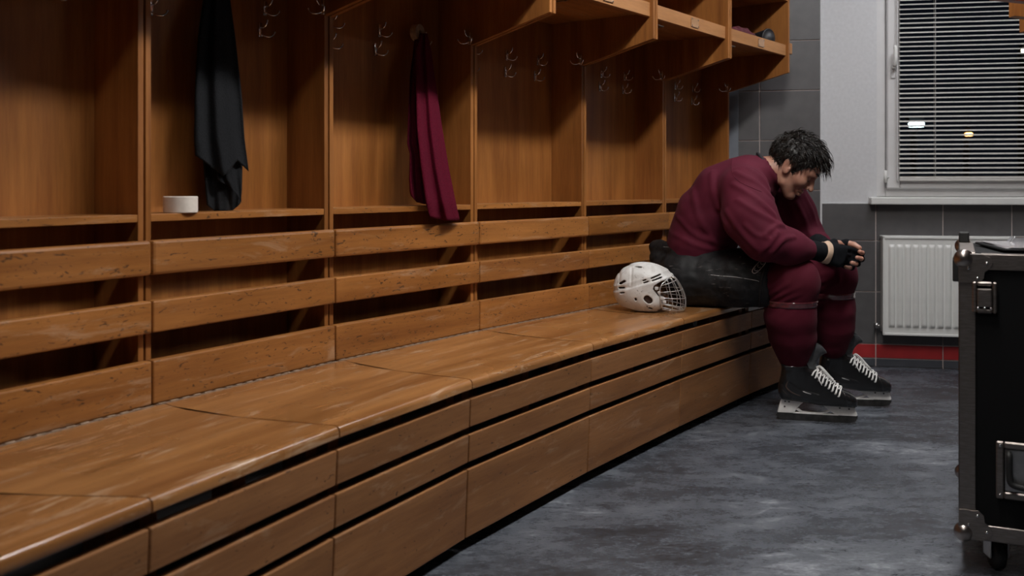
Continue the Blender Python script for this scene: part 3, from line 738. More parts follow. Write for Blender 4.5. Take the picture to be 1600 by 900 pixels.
for j in range(len(rows)-1):
    for k in range(n_-1): F.append((j*n_+k, j*n_+k+1, (j+1)*n_+k+1, (j+1)*n_+k))
rib_me = mesh_of('rib', V, F, True); rib_me.materials.append(M['enamel'])
for k in range(nrib): link('rib', rib_me, None, ra, loc=(0.025+pit*(k+.5), 0, Z0+0.041))
bm = bmesh.new(); add_box(bm, 0.004, RW-.004, -0.040, 0.03, Z0+.01, Z1-.012, 0.002); link('rear_panel', from_bm('rear_panel', bm), M['enamel'], ra)
bm = bmesh.new(); add_box(bm, 0, RW, -0.046, 0.034, Z1-.012, Z1+.002, .002)
link('top_grille', from_bm('top_grille', bm), M['enamel'], ra)
for x in (.2, RW-.2):
    bm = bmesh.new(); add_box(bm, x-.015, x+.015, .028, .045, Z0+.02, Z1-.05, .001); link('wall_bracket', from_bm('wall_bracket', bm), M['enamel'], ra)
V, F = join_vf([tube_vf([(0.0, -.005, Z0+.04), (-.022, -.005, Z0+.04)], .008, 10), tube_vf([(-.022, -.005, Z0+.028), (-.022, -.005, Z0+.055)], .011, 10), tube_vf([(-.022, -.005, Z0+.04), (-.022, .035, Z0+.04)], .007, 8)])
link('valve', mesh_of('valve', V, F, True), M['steel'], ra)

# ---------------------------------------------------------------- flight case on castors
M['laminate'] = plain('black_laminate', (0.0045, 0.0045, 0.005), 0.7, 0, 0.2, 300, 0.25, 0.0005, spec=0.2)
M['alu'] = plain('worn_aluminium', (0.30, 0.265, 0.245), 0.42, 1.0, 0.18, 40, stretch=(1, 1, 6))
M['ballc'] = plain('corner_ball_steel', (0.34, 0.30, 0.28), 0.28, 1.0, 0.15, 30)
M['rubber'] = plain('black_rubber', (0.012, 0.012, 0.012), 0.6, 0, 0.2, 60)
CW, CD, CZ0, CZ1 = 0.62, 0.56, 0.088, 0.783
fc = empty('flight_case', (1.093, 2.35, 0), math.radians(-25.0), 'black flight case with aluminium edges and ball corners on castors', 'flight case')
bm = bmesh.new(); add_box(bm, 0.006, CW-.006, 0.006, CD-.006, CZ0+.004, CZ1-.004, 0.001); link('body', from_bm('body', bm), M['laminate'], fc)
def edge(axis, p, q, wx=0.038):
    bm = bmesh.new()
    if axis == 'z':
        x, y = p; z0, z1 = q; sx = 1 if x == 0 else -1; sy = 1 if y == 0 else -1
        add_box(bm, min(x, x+sx*wx), max(x, x+sx*wx), min(y, y+sy*.004)-.0, max(y, y+sy*.004), z0, z1, .0015)
        add_box(bm, min(x, x+sx*.004), max(x, x+sx*.004), min(y, y+sy*wx), max(y, y+sy*wx), z0, z1, .0015)
    elif axis == 'x':
        y, z = p; sy = 1 if y == 0 else -1; sz = 1 if z == CZ0 else -1
        add_box(bm, q[0], q[1], min(y, y+sy*.004), max(y, y+sy*.004), min(z, z+sz*wx), max(z, z+sz*wx), .0015)
        add_box(bm, q[0], q[1], min(y, y+sy*wx), max(y, y+sy*wx), min(z, z+sz*.004), max(z, z+sz*.004), .0015)
    else:
        x, z = p; sx = 1 if x == 0 else -1; sz = 1 if z == CZ0 else -1
        add_box(bm, min(x, x+sx*.004), max(x, x+sx*.004), q[0], q[1], min(z, z+sz*wx), max(z, z+sz*wx), .0015)
        add_box(bm, min(x, x+sx*wx), max(x, x+sx*wx), q[0], q[1], min(z, z+sz*.004), max(z, z+sz*.004), .0015)
    link('edge_profile', from_bm('edge_profile', bm), M['alu'], fc)
for x in (0, CW):
    for y in (0, CD): edge('z', (x, y), (CZ0+.05, CZ1-.06))
for z in (CZ0, CZ1):
    for y in (0, CD): edge('x', (y, z), (.05, CW-.05))
    for x in (0, CW): edge('y', (x, z), (.05, CD-.05))
def rivet(parent, x, y, z, r=.004):
    V, F = lathe_vf([(r, 0), (r*.8, .0018), (r*.3, .0026)], 10)
    link('rivet', mesh_of('rivet', [(v[0], -v[2], v[1]) for v in V], F, True), M['chrome'], parent, loc=(x, y, z))
for x, sx in ((0, 1), (CW, -1)):
    for y, sy in ((0, 1), (CD, -1)):
        for z, sz in ((CZ0, 1), (CZ1, -1)):
            V, F = lathe_vf([(0.0015, -.023)] + [(.0235*math.sin(a), -.0235*math.cos(a)) for a in [math.pi*k/12 for k in range(1, 12)]] + [(.0015, .023)], 18)
            me = mesh_of('corner_ball', V, F, True)
            cb = link('corner_ball', me, M['ballc'], fc, loc=(x+sx*.012, y+sy*.010, z+sz*.013))
            if sy == 1:
                bm = bmesh.new()
                outl = [(0, 0), (.052, .0), (.070, .008), (.076, .022), (.068, .036), (.058, .044), (.056, .060), (.044, .072), (.028, .070), (.016, .072), (0, .070)]
                add_poly(bm, [(x+sx*u, z+sz*w_) for u, w_ in outl], 'y', y-.0035, y+.001, .001)
                pl = link('corner_plate', from_bm('corner_plate', bm), M['alu'], fc)
                for u, w_ in ((.062, .022), (.042, .06), (.022, .035)): rivet(pl, x+sx*u, y-.0035, z+sz*w_)
# clasp under the top left corner
bm = bmesh.new(); ring(bm, .030, .084, .640, .716, .010, -.006, .002, .003); lt = link('clasp_frame', from_bm('clasp_frame', bm), M['alu'], fc)
bm = bmesh.new(); add_box(bm, .041, .073, -.009, .001, .655, .700, .003, 2); link('clasp_lever', from_bm('clasp_lever', bm), M['alu'], lt)
for x in (.043, .057, .071): rivet(lt, x, -.007, .652, .0036)
# recessed spring handle
bm = bmesh.new(); ring(bm, .082, .249, .196, .334, .017, -.005, .002, .003); hd = link('handle_dish', from_bm('handle_dish', bm), M['alu'], fc)
bm = bmesh.new(); add_box(bm, .101, .230, -.0005, .004, .215, .315, .001); link('dish_back', from_bm('dish_back', bm), M['steel'], hd)
V, F = tube_vf(spline([(.110, -.002, .305), (.110, -.012, .30), (.111, -.014, .255), (.119, -.016, .235), (.164, -.018, .230), (.209, -.016, .235), (.219, -.014, .255), (.220, -.012, .30), (.220, -.002, .305)], 5), .0075, 8)
link('grip', mesh_of('grip', V, F, True), M['rubber'], hd)
for x in (.091, .240):
    for z in (.206, .324): rivet(hd, x, -.005, z)
bm = bmesh.new(); add_box(bm, -.014, .004, .09, .2, .705, .762, .004, 2); link('side_handle', from_bm('side_handle', bm), M['rubber'], fc)
bm = bmesh.new(); add_box(bm, .0, .028, CD-.06, CD-.02, CZ1, CZ1+.03, .004, 2); link('lid_stop', from_bm('lid_stop', bm), M['rubber'], fc)
for x in (.085, CW-.085):
    for y in (.075, CD-.075):
        bm = bmesh.new(); add_box(bm, -.04, .04, -.04, .04, .082, .088, .001)
        add_box(bm, -.024, -.018, -.02, .02, .03, .083, .002); add_box(bm, .018, .024, -.02, .02, .03, .083, .002)
        ca = link('castor', from_bm('castor', bm), M['steel'], fc, loc=(x, y, 0), rot=(0, 0, .35))
        V, F = lathe_vf([(.010, -.014), (.030, -.014), (.036, -.010), (.0365, 0), (.036, .010), (.030, .014), (.010, .014)], 28)
        link('wheel', mesh_of('wheel', [(v[2], v[0], v[1]) for v in V], F, True), M['rubber'], ca, loc=(0, 0, .0365))
# things lying on the case lid: clipboard with glossy sheets, black pouch
M['gloss'] = plain('glossy_sheet', (0.70, 0.68, 0.72), 0.12, 0, 0.05, 20, coat=0.6)
fm = Matrix.Translation(fc.location) @ Matrix.Rotation(fc.rotation_euler.z, 4, 'Z')
cb = empty('clipboard', fm @ Vector((.19, .30, CZ1)), math.radians(-14), 'black clipboard with glossy white sheets on the flight case', 'clipboard')
bm = bmesh.new(); add_box(bm, -.12, .12, -.16, .16, 0, .006, .002); link('board', from_bm('board', bm), M['laminate'], cb)
for k in range(3):
    bm = bmesh.new(); add_box(bm, -.105, .105, -.148, .14, .006+.0014*k, .0072+.0014*k); link('sheet', from_bm('sheet', bm), M['gloss'], cb, rot=(0, 0, .03*(k-1)))
bm = bmesh.new(); add_poly(bm, [(-.045, .006), (.045, .006), (.03, .024), (-.03, .024)], 'y', .11, .15, .002); link('clip', from_bm('clip', bm), M['chrome'], cb)
def pouch(X, Y, Z):
    d = ell(X, Y, Z, (0, 0, .022), (.12, .075, .024)); return smax(d, -Z, .006) + .002*wav(X*90, Y*90, Z*60, 1.2)
V, F = snet(pouch, (-.14, -.09, -.006), (.14, .09, .06), .004)
po = empty('pouch', fm @ Vector((.40, .36, CZ1+.0005)), math.radians(-30), 'small black zip pouch lying on the flight case', 'pouch')
link('fabric_body', np_mesh('fabric_body', V, F), M['rubber'], po)
V, F = tube_vf([(-.09+.18*k/12, 0, .0455-.00025*(k-6)**2) for k in range(13)], .003, 6); link('zip', mesh_of('zip', V, F, True), M['chrome'], po)

# ---------------------------------------------------------------- gear left on the upper shelf of the last stall
M['gearblack'] = plain('black_gear', (0.012, 0.012, 0.014), 0.5, 0, 0.3, 40, 0.3, 0.002)
M['gearred'] = plain('burgundy_gear', (0.075, 0.009, 0.016), 0.8, 0, 0.25, 40, 0.3, 0.002)
zsh = 1.6283
def glove_sdf(X, Y, Z):
    d = ell(X, Y, Z, (0, 0, .05), (.07, .05, .05)); d = smin(d, cone(X, Y, Z, (-.06, 0, .05), (-.15, 0, .05), .045, .055), .02)
    for k in range(4): d = smin(d, chain(X, Y, Z, [(.04, -.045+.03*k, .05), (.10, -.047+.031*k, .055), (.135, -.047+.031*k, .03)], [.022, .021, .018], .008), .006)
    d = smin(d, chain(X, Y, Z, [(.0, -.05, .05), (.05, -.085, .045), (.085, -.08, .04)], [.024, .021, .018], .008), .01)
    for k in range(3): d = d + .004*np.exp(-((X+.02-.04*k)/.005)**2)
    return smax(d, .002-Z, .004)
V, F = snet(glove_sdf, (-.22, -.12, -.004), (.17, .12, .13), .005)
p = onstall(1170, 40, 6, -0.12); g = empty('hockey_glove', (p.x, p.y, zsh), STALLS[6].rotation_euler.z+1.2, 'black hockey glove on the upper shelf of the last stall', 'glove')
g.scale = (.78, .78, .85); link('glove_body', np_mesh('glove_body', V, F), M['gearblack'], g)
V, F = tube_vf([(-.17, .052*math.cos(a), .055+.05*math.sin(a)) for a in [2*math.pi*k/20 for k in range(20)]], .006, 6, closed=True); link('cuff', mesh_of('cuff', V, F, True), M['gearblack'], g)
def rag(X, Y, Z):
    d = ell(X, Y, Z, (0, 0, .03), (.10, .07, .045)) + .008*wav(X*60, Y*70, Z*80, .4) + .004*wav(X*130, Y*120, Z*90, 2.0); return smax(d, .001-Z, .004)
V, F = snet(rag, (-.13, -.1, -.004), (.13, .1, .09), .005)
p = onstall(1151, 36, 6, -0.17); o = link('cloth', np_mesh('cloth', V, F), M['gearred'], loc=(p.x, p.y, zsh), rot=(0, 0, .6)); tag(o, 'crumpled burgundy cloth on the upper shelf beside the black glove', 'cloth')
def puck(X, Y, Z):
    d = ell(X, Y, Z, (0, 0, .016), (.055, .04, .018)) + .002*wav(X*80, Y*80, Z*80, 1.0); return smax(d, .001-Z, .003)
V, F = snet(puck, (-.07, -.06, -.003), (.07, .06, .045), .004)
p = onstall(1212, 50, 6, -0.20); o = link('strap_bundle', np_mesh('strap_bundle', V, F), M['gearblack'], loc=(p.x, p.y, zsh), rot=(0, 0, .9)); tag(o, 'small black bundle of straps at the right end of the upper shelf', 'straps')

# ---------------------------------------------------------------- lockers on the opposite side: only their overhang reaches the picture
M['redwood'] = wood('red_stained_wood', 'y', (0.20, 0.030, 0.014), (0.33, 0.055, 0.022), 0.4)
rl = empty('locker_stall', (1.98, 3.2, 0), 0, 'orange brown locker overhang at the top right corner, before the blind', 'locker', 'wooden locker stalls along the wall')
def rpanel(x, y, z0, mat):
    bm = bmesh.new(); add_poly(bm, [(x, z0), (x, 1.90), (2.55, 1.90), (2.55, 0), (2.35, 0), (2.35, z0-.09)], 'y', y-.018, y+.018, .001)
    link('side_panel', from_bm('side_panel', bm), M[mat], rl, loc=(-1.98, -3.2, 0))
rpanel(1.44, 2.88, 1.507, 'redwood'); rpanel(1.655, 3.18, 1.508, 'wood_v'); rpanel(1.822, 3.43, 1.497, 'wood_v')
for nm, bx_, mt in (('shelf_fascia', (1.46, 1.48, 2.2, 2.861, 1.60, 1.655), 'redwood'), ('upper_shelf', (1.481, 2.529, 2.2, 2.861, 1.62, 1.638), 'redwood'), ('back_panel', (2.53, 2.55, 2.2, 2.861, 0.0, 1.9), 'wood_v'), ('side_panel', (1.46, 2.55, 2.16, 2.199, 1.5, 1.9), 'wood_v')):
    bm = bmesh.new(); add_box(bm, *bx_, .002); link(nm, from_bm(nm, bm), M[mt], rl, loc=(-1.98, -3.2, 0))
for a, b_ in ((2.899, 3.161), (3.199, 3.411)):
    bm = bmesh.new(); add_box(bm, 2.53, 2.55, a, b_, 0.0, 1.9, .002); link('back_panel', from_bm('back_panel', bm), M['wood_v'], rl, loc=(-1.98, -3.2, 0))

# ---------------------------------------------------------------- street lights out in the night
M['pole'] = plain('dark_pole', (0.02, 0.02, 0.022), 0.6, 0.5, 0.1)
def street(px, py, D, w, h, col, s, label):
    p = W(px, py, D); e = empty('street_lamp', (p.x, p.y, -3.0), 0, label, 'street lamp')
    V, F = tube_vf([(0, .1, 0), (0, .1, p.z+3.0+.05), (0, .02, p.z+3.0+.12)], .06, 10); link('pole', mesh_of('pole', V, F, True), M['pole'], e)
    bm = bmesh.new(); add_box(bm, -w*.6, w*.6, -.03, .12, p.z+3.0+h*.55, p.z+3.0+h*.55+.1, .01); link('lamp_head', from_bm('lamp_head', bm), M['pole'], e)
    bm = bmesh.new(); add_box(bm, -w/2, w/2, -.08, .04, p.z+3.0-h/2, p.z+3.0+h/2, min(w, h)*.2, 3); link('bulb', from_bm('bulb', bm), emis('street_glow', col, s), e)
street(1431, 195, 16.0, 0.22, 0.07, (0.75, 0.95, 1.0), 12, 'cold white street light outside, left one seen through the blind')
street(1513, 210, 20.0, 0.11, 0.06, (1.0, 0.42, 0.12), 14, 'orange street light outside, seen through the blind')
street(1600, 79, 18.0, 0.07, 0.07, (1.0, 0.85, 0.6), 10, 'small warm street light at the right picture edge outside')
bm = bmesh.new(); add_box(bm, -30, 60, 6.2, 60, -3.1, -3.0)
tag(link('trim_5', from_bm('trim_5', bm), M['pole']), 'dark ground outside the window', kind='structure'); bpy.data.objects['trim_5'].name = 'ground_outside'
# ================================================================ THE PLAYER
def skin_mat():
    m, t, b = nt('skin')
    tc = N(t, 'ShaderNodeTexCoord'); n1 = N(t, 'ShaderNodeTexNoise', Scale=26.0, Detail=5.0); t.links.new(tc.outputs['Object'], n1.inputs['Vector'])
    r = ramp(t, [(0.3, (0.40, 0.185, 0.125)), (0.7, (0.52, 0.275, 0.195))], n1.outputs['Fac']); t.links.new(r.outputs[0], b.inputs['Base Color'])
    b.inputs['Roughness'].default_value = 0.48; b.inputs['Subsurface Weight'].default_value = 0.12; b.inputs['Subsurface Radius'].default_value = (0.012, 0.005, 0.003)
    n2 = N(t, 'ShaderNodeTexNoise', Scale=420.0, Detail=2.0); t.links.new(tc.outputs['Object'], n2.inputs['Vector']); bump(t, b, n2.outputs['Fac'], 0.15, 0.0006)
    return m
def pants_mat():
    m, t, b = nt('scratched_black_nylon')
    tc = N(t, 'ShaderNodeTexCoord'); mp = N(t, 'ShaderNodeMapping'); mp.inputs['Scale'].default_value = (5, 5, 30); mp.inputs['Rotation'].default_value = (0.2, 0.5, 0.3)
    t.links.new(tc.outputs['Object'], mp.inputs[0])
    n1 = N(t, 'ShaderNodeTexNoise', Scale=2.0, Detail=3.0, Distortion=2.0); t.links.new(mp.outputs[0], n1.inputs['Vector'])
    r = ramp(t, [(0.665, 0.0), (0.70, 0.55)], n1.outputs['Fac'])
    n2 = N(t, 'ShaderNodeTexNoise', Scale=30.0, Detail=6.0, Distortion=1.0); t.links.new(tc.outputs['Object'], n2.inputs['Vector'])
    r2 = ramp(t, [(0.4, (0.006, 0.006, 0.007)), (0.75, (0.024, 0.023, 0.024))], n2.outputs['Fac'])
    c = mixc(t, r.outputs[0], r2.outputs[0], (0.20, 0.18, 0.17)); t.links.new(c, b.inputs['Base Color'])
    b.inputs['Roughness'].default_value = 0.62; b.inputs['Specular IOR Level'].default_value = 0.35; bump(t, b, n2.outputs['Fac'], 0.2, 0.002); return m
def knit(name, c1, c2, scale, rough=0.8):
    m, t, b = nt(name)
    tc = N(t, 'ShaderNodeTexCoord'); w = N(t, 'ShaderNodeTexWave', Scale=scale, Distortion=2.0, Detail=2.0); t.links.new(tc.outputs['Object'], w.inputs['Vector'])
    n = N(t, 'ShaderNodeTexNoise', Scale=9.0, Detail=4.0); t.links.new(tc.outputs['Object'], n.inputs['Vector'])
    r = ramp(t, [(0.3, c1), (0.7, c2)], n.outputs['Fac']); t.links.new(r.outputs[0], b.inputs['Base Color'])
    b.inputs['Specular IOR Level'].default_value = 0.2; b.inputs['Roughness'].default_value = rough; b.inputs['Sheen Weight'].default_value = 0.03; b.inputs['Sheen Tint'].default_value = (0.8, 0.45, 0.5, 1)
    bump(t, b, w.outputs['Fac'], 0.12, 0.0008); return m
M['skin'] = skin_mat(); M['pants'] = pants_mat()
M['jersey'] = knit('burgundy_jersey', (0.074, 0.0065, 0.018), (0.100, 0.010, 0.025), 160, 0.8)
M['sock'] = knit('burgundy_sock', (0.064, 0.0042, 0.012), (0.086, 0.0065, 0.018), 110, 0.85)
M['glove'] = plain('black_wrap', (0.007, 0.008, 0.010), 0.9, 0, 0.3, 90, 0.3, 0.001, spec=0.15)
M['collar'] = plain('dark_collar', (0.012, 0.010, 0.014), 0.8, 0, 0.2, 60)
M['bandage'] = plain('beige_wrist_tape', (0.60, 0.43, 0.31), 0.75, 0, 0.1, 60, 0.2, 0.001)
def hair_mat():
    m, t, b = nt('dark_wet_hair')
    b.inputs['Base Color'].default_value = (0.012, 0.009, 0.007, 1); b.inputs['Roughness'].default_value = 0.42; b.inputs['Specular IOR Level'].default_value = 0.4
    tc = N(t, 'ShaderNodeTexCoord'); n = N(t, 'ShaderNodeTexNoise', Scale=60.0, Detail=3.0); t.links.new(tc.outputs['Object'], n.inputs['Vector'])
    r = ramp(t, [(0.35, (0.005, 0.004, 0.003)), (0.7, (0.016, 0.011, 0.008))], n.outputs['Fac']); t.links.new(r.outputs[0], b.inputs['Base Color']); return m
M['hair'] = hair_mat()
M['shinytape'] = plain('clear_shin_tape', (0.11, 0.022, 0.03), 0.14, 0, 0.3, 40, coat=1.0)
M['white_mark'] = plain('white_emblem', (0.62, 0.60, 0.58), 0.6, 0, 0.15, 50)

PB = Vector((1.10, 4.0, 0.0))
pe = empty('person', PB, 0, 'ice hockey player in burgundy jersey hunched on the bench, head down, hands clasped', 'person')
def pmesh(name, V, F, mat, parent=None, label=None):
    o = link(name, np_mesh(name, V, F, PB), mat, parent or pe)
    if label: o['label'] = label
    return o
def ptube(name, parts, mat, parent=None, label=None):
    V, F = join_vf(parts); o = link(name, mesh_of(name, [Vector(v)-PB for v in V], F, True), mat, parent or pe)
    if label: o['label'] = label
    return o
FWD = np.array((0.866, -0.5, 0)); LAT = np.array((0.5, 0.866, 0))
HN = Vector((0.742, 4.0, 0.56)); HF = Vector((0.872, 4.225, 0.56)); CP = (HN+HF)/2
KN = Vector((1.110, 3.83, 0.572)); KF = Vector((1.352, 4.09, 0.575))
SP = [W(1086, 442, 4.12), W(1098, 374, 4.09), W(1112, 338, 4.07), W(1138, 305, 4.04), W(1170, 286, 4.0), W(1196, 270, 3.975)]
SHN, SHF = W(1163, 298, 3.83), W(1222, 300, 4.15)
ELN, ELF = W(1194, 374, 3.72), W(1256, 368, 4.20)
WRN, WRF = W(1284, 393, 3.83), W(1300, 388, 4.0)

def etube(X, Y, Z, P, rn, rl, k):
    """tube round a bent spine with an elliptic section, lateral half-width rl, front-back half-depth rn"""
    d = None
    for i in range(len(P)-1):
        a = np.array(P[i]); b_ = np.array(P[i+1]); ab = b_-a; L2 = ab @ ab
        qx, qy, qz = X-a[0], Y-a[1], Z-a[2]
        t = np.clip((qx*ab[0]+qy*ab[1]+qz*ab[2])/L2, 0, 1)
        qx, qy, qz = qx-t*ab[0], qy-t*ab[1], qz-t*ab[2]
        la = qx*LAT[0]+qy*LAT[1]; qx, qy = qx-la*LAT[0], qy-la*LAT[1]
        dn = np.sqrt(qx*qx+qy*qy+qz*qz); r1 = rn[i]+(rn[i+1]-rn[i])*t; r2 = rl[i]+(rl[i+1]-rl[i])*t
        e = (np.sqrt((dn/r1)**2+(la/r2)**2)-1)*np.minimum(r1, r2); d = e if d is None else smin(d, e, k)
    return d
def jersey_base(X, Y, Z):
    tor = etube(X, Y, Z, SP, [.135, .135, .138, .135, .115, .072], [.19, .185, .19, .195, .175, .085], .03)
    ns = chain(X, Y, Z, [SHN, W(1172, 340, 3.77), ELN, W(1232, 386, 3.77), W(1258, 390, 3.80)], [.100, .098, .076, .064, .046], .05)
    fs = chain(X, Y, Z, [SHF, W(1240, 336, 4.18), ELF, W(1280, 380, 4.09)], [.098, .088, .074, .050], .05)
    tor = tor + .0025*wav(X*38, Y*30, Z*34, 3.0)
    d = smin(tor, ns, .035); d = smin(d, fs, .035)
    # neck opening
    nk = cone(X, Y, Z, W(1180, 282, 3.985), W(1222, 252, 3.96), .060, .066); d = smax(d, -nk, .006)
    return d
def march(f, x, y, d0, d1, n=600):
    """where the line of sight of a pixel meets a surface"""
    D = np.linspace(d0, d1, n); X = (x-800)*D/FPX; Z = CAMZ-(y-HOR)*D/FPX; v = f(X, D, Z); k = np.argmax(v < 0)
    return W(x, y, D[k]) if v[k] < 0 else None
def on_surface(f, px, d0, d1, lift=0.0):
    out = [march(f, x, y, d0, d1) for x, y in px]; return [p-Vector((0, lift, 0)) for p in out if p is not None]
def dense(px, n=6): return [(p.x, p.y) for p in spline([(a, b_, 0) for a, b_ in px], n)]
# folds of the loose cloth, each a soft ridge with hollows beside it: (pixels along it, height, width)
FOLDS = [([(1148, 268), (1184, 286), (1216, 318)], .008, .010), ([(1146, 288), (1180, 308), (1212, 336)], .009, .011), ([(1152, 312), (1188, 334), (1222, 350)], .008, .011),
  ([(1134, 330), (1156, 362), (1182, 390)], .007, .012), ([(1196, 366), (1214, 352), (1226, 352)], .010, .010), ([(1206, 396), (1226, 374), (1242, 370)], .009, .010),
  ([(1186, 398), (1204, 380), (1216, 362)], .008, .011), ([(1112, 268), (1116, 312), (1140, 366)], .006, .014), ([(1082, 296), (1092, 340), (1124, 388)], .006, .015),
  ([(1056, 336), (1088, 368), (1142, 384)], .006, .012), ([(1046, 362), (1090, 384), (1150, 398)], .005, .010), ([(1202, 262), (1214, 286), (1218, 312)], .007, .009), ([(1168, 262), (1190, 276), (1206, 300)], .006, .009),
  ([(1258, 306), (1270, 330), (1276, 350)], .007, .010), ([(1246, 318), (1258, 344), (1266, 366)], .008, .010), ([(1164, 352), (1180, 366), (1200, 372)], .007, .010)]
FL = []
for px, A_, s_ in FOLDS:
    P = on_surface(jersey_base, dense(px, 4), 3.3, 4.4)
    if len(P) > 2: FL.append((P, A_, s_))
def jersey_sdf(X, Y, Z):
    d = jersey_base(X, Y, Z); near = np.abs(d) < .03; x, y, z = X[near], Y[near], Z[near]; acc = np.zeros_like(x)
    for P, A_, s_ in FL:
        r = None
        for a in range(len(P)-1):
            e = cone(x, y, z, P[a], P[a+1], 0, 0); r = e if r is None else np.minimum(r, e)
        r = r/s_; n_ = len(P); acc += A_*(np.exp(-r*r)-.55*np.exp(-(r/2.4)**2))
    d = d.copy(); d[near] -= acc; return d
V, F = snet(jersey_sdf, (.55, 3.55, .52), (1.42, 4.36, 1.12), .0066); jersey = pmesh('jersey', V, F, M['jersey'], label='loose burgundy hockey jersey')
P = on_surface(jersey_sdf, dense([(1146, 243), (1143, 258), (1146, 274), (1156, 284), (1172, 292), (1190, 300)]), 3.4, 4.3, .0004)
ptube('shoulder_seam', [tube_vf(P, .0018, 6)], M['jersey'], jersey)
# ---- collar
c0, c1 = W(1190, 265, 3.98), W(1204, 256, 3.972); ax = (c1-c0).normalized(); e1 = ax.orthogonal().normalized(); e2 = ax.cross(e1)
ptube('collar', [tube_vf([c0.lerp(c1, .55)+(e1*math.cos(a)+e2*math.sin(a))*.0635 for a in [2*math.pi*k/36 for k in range(36)]], .0075, 8, closed=True)], M['collar'], jersey, 'dark inner collar')
# ---- pants
def pants_sdf(X, Y, Z):
    thn = chain(X, Y, Z, [HN, HN.lerp(KN, .5)+Vector((0, 0, .004)), HN.lerp(KN, .80)], [.118, .114, .108], .03)
    thf = chain(X, Y, Z, [HF, HF.lerp(KF, .5), HF.lerp(KF, .78)], [.116, .11, .104], .03)
    # flat padded faces: cut the leg ends square
    for kk, hh, nm in ((KN, HN, 0), (KF, HF, 1)):
        ax_ = (kk-hh).normalized(); c = hh.lerp(kk, .80 if nm == 0 else .78); pl = (X-c.x)*ax_.x+(Y-c.y)*ax_.y+(Z-c.z)*ax_.z
        if nm == 0: thn = smax(thn, pl-.01, .012)
        else: thf = smax(thf, pl-.01, .012)
    u = (X-CP.x)*FWD[0]+(Y-CP.y)*FWD[1]; l = (X-CP.x)*LAT[0]+(Y-CP.y)*LAT[1]
    pel = ell(u, l, Z, (-.045, 0, .585), (.15, .215, .125)); d = smin(smin(thn, thf, .03), pel, .04)
    flap = chain(X, Y, Z, [W(1026, 386, 4.13), W(1060, 394, 4.0), W(1105, 408, 3.93), W(1150, 416, 3.90)], [.034, .034, .030, .020], .02)
    pad = chain(X, Y, Z, [W(1034, 405, 4.10), W(1075, 418, 3.98), W(1130, 436, 3.885)], [.05, .045, .04], .02)
    d = smin(d, pad, .012); d = smin(d, flap, .006)
    d = d + .004*wav(X*34, Y*30, Z*36, 1.7) + .0022*wav(X*80, Y*70, Z*85, .3)
    return smax(d, ZS+.002-Z, .008)
V, F = snet(pants_sdf, (.53, 3.68, .44), (1.35, 4.45, .74), .0066); pants = pmesh('pants', V, F, M['pants'], label='black padded hockey pants, scratched')
px = []
for k in range(28):                     # oval emblem outline on the thigh, tilted
    a = 2*math.pi*k/28; ux = 14*abs(math.cos(a))**.75*math.copysign(1, math.cos(a)); uy = 4.6*abs(math.sin(a))**.75*math.copysign(1, math.sin(a)); ca, sa = math.cos(-.82), math.sin(-.82)
    px.append((1186+ux*ca-uy*sa, 416+ux*sa+uy*ca))
P = on_surface(pants_sdf, px, 3.4, 4.2, .0006); parts = [tube_vf(P, .0016, 6, closed=True)]
for off in (-7, 0, 7):
    ca, sa = math.cos(-.82), math.sin(-.82); q = []
    for k in range(9):
        a = math.radians(60+240*k/8); ux, uy = off+2.2*math.cos(a), 2.4*math.sin(a); q.append((1186+ux*ca-uy*sa, 416+ux*sa+uy*ca))
    P = on_surface(pants_sdf, q, 3.4, 4.2, .0006); parts.append(tube_vf(P, .0012, 5))
ptube('emblem', parts, M['white_mark'], pants, 'white oval emblem on the thigh')
P = on_surface(pants_sdf, dense([(1107, 429), (1125, 431), (1150, 433), (1180, 438), (1186, 440)]), 3.4, 4.2, .0004); ptube('stitching', [tube_vf(P, .0009, 5)], M['white_mark'], pants)
P = on_surface(pants_sdf, dense([(1203, 407), (1194, 425), (1189, 445), (1187, 468), (1187, 480)]), 3.4, 4.2, .0006)
if len(P) > 3: ptube('hem', [tube_vf(P, .004, 6)], M['gearblack'], pants)
# ---- skate frames
SKN = Matrix.Translation((1.078, 3.90, 0)) @ Matrix.Rotation(math.radians(-13.5), 4, 'Z')
SKF = Matrix.Translation((1.322, 4.165, 0)) @ Matrix.Rotation(math.radians(-9.0), 4, 'Z')
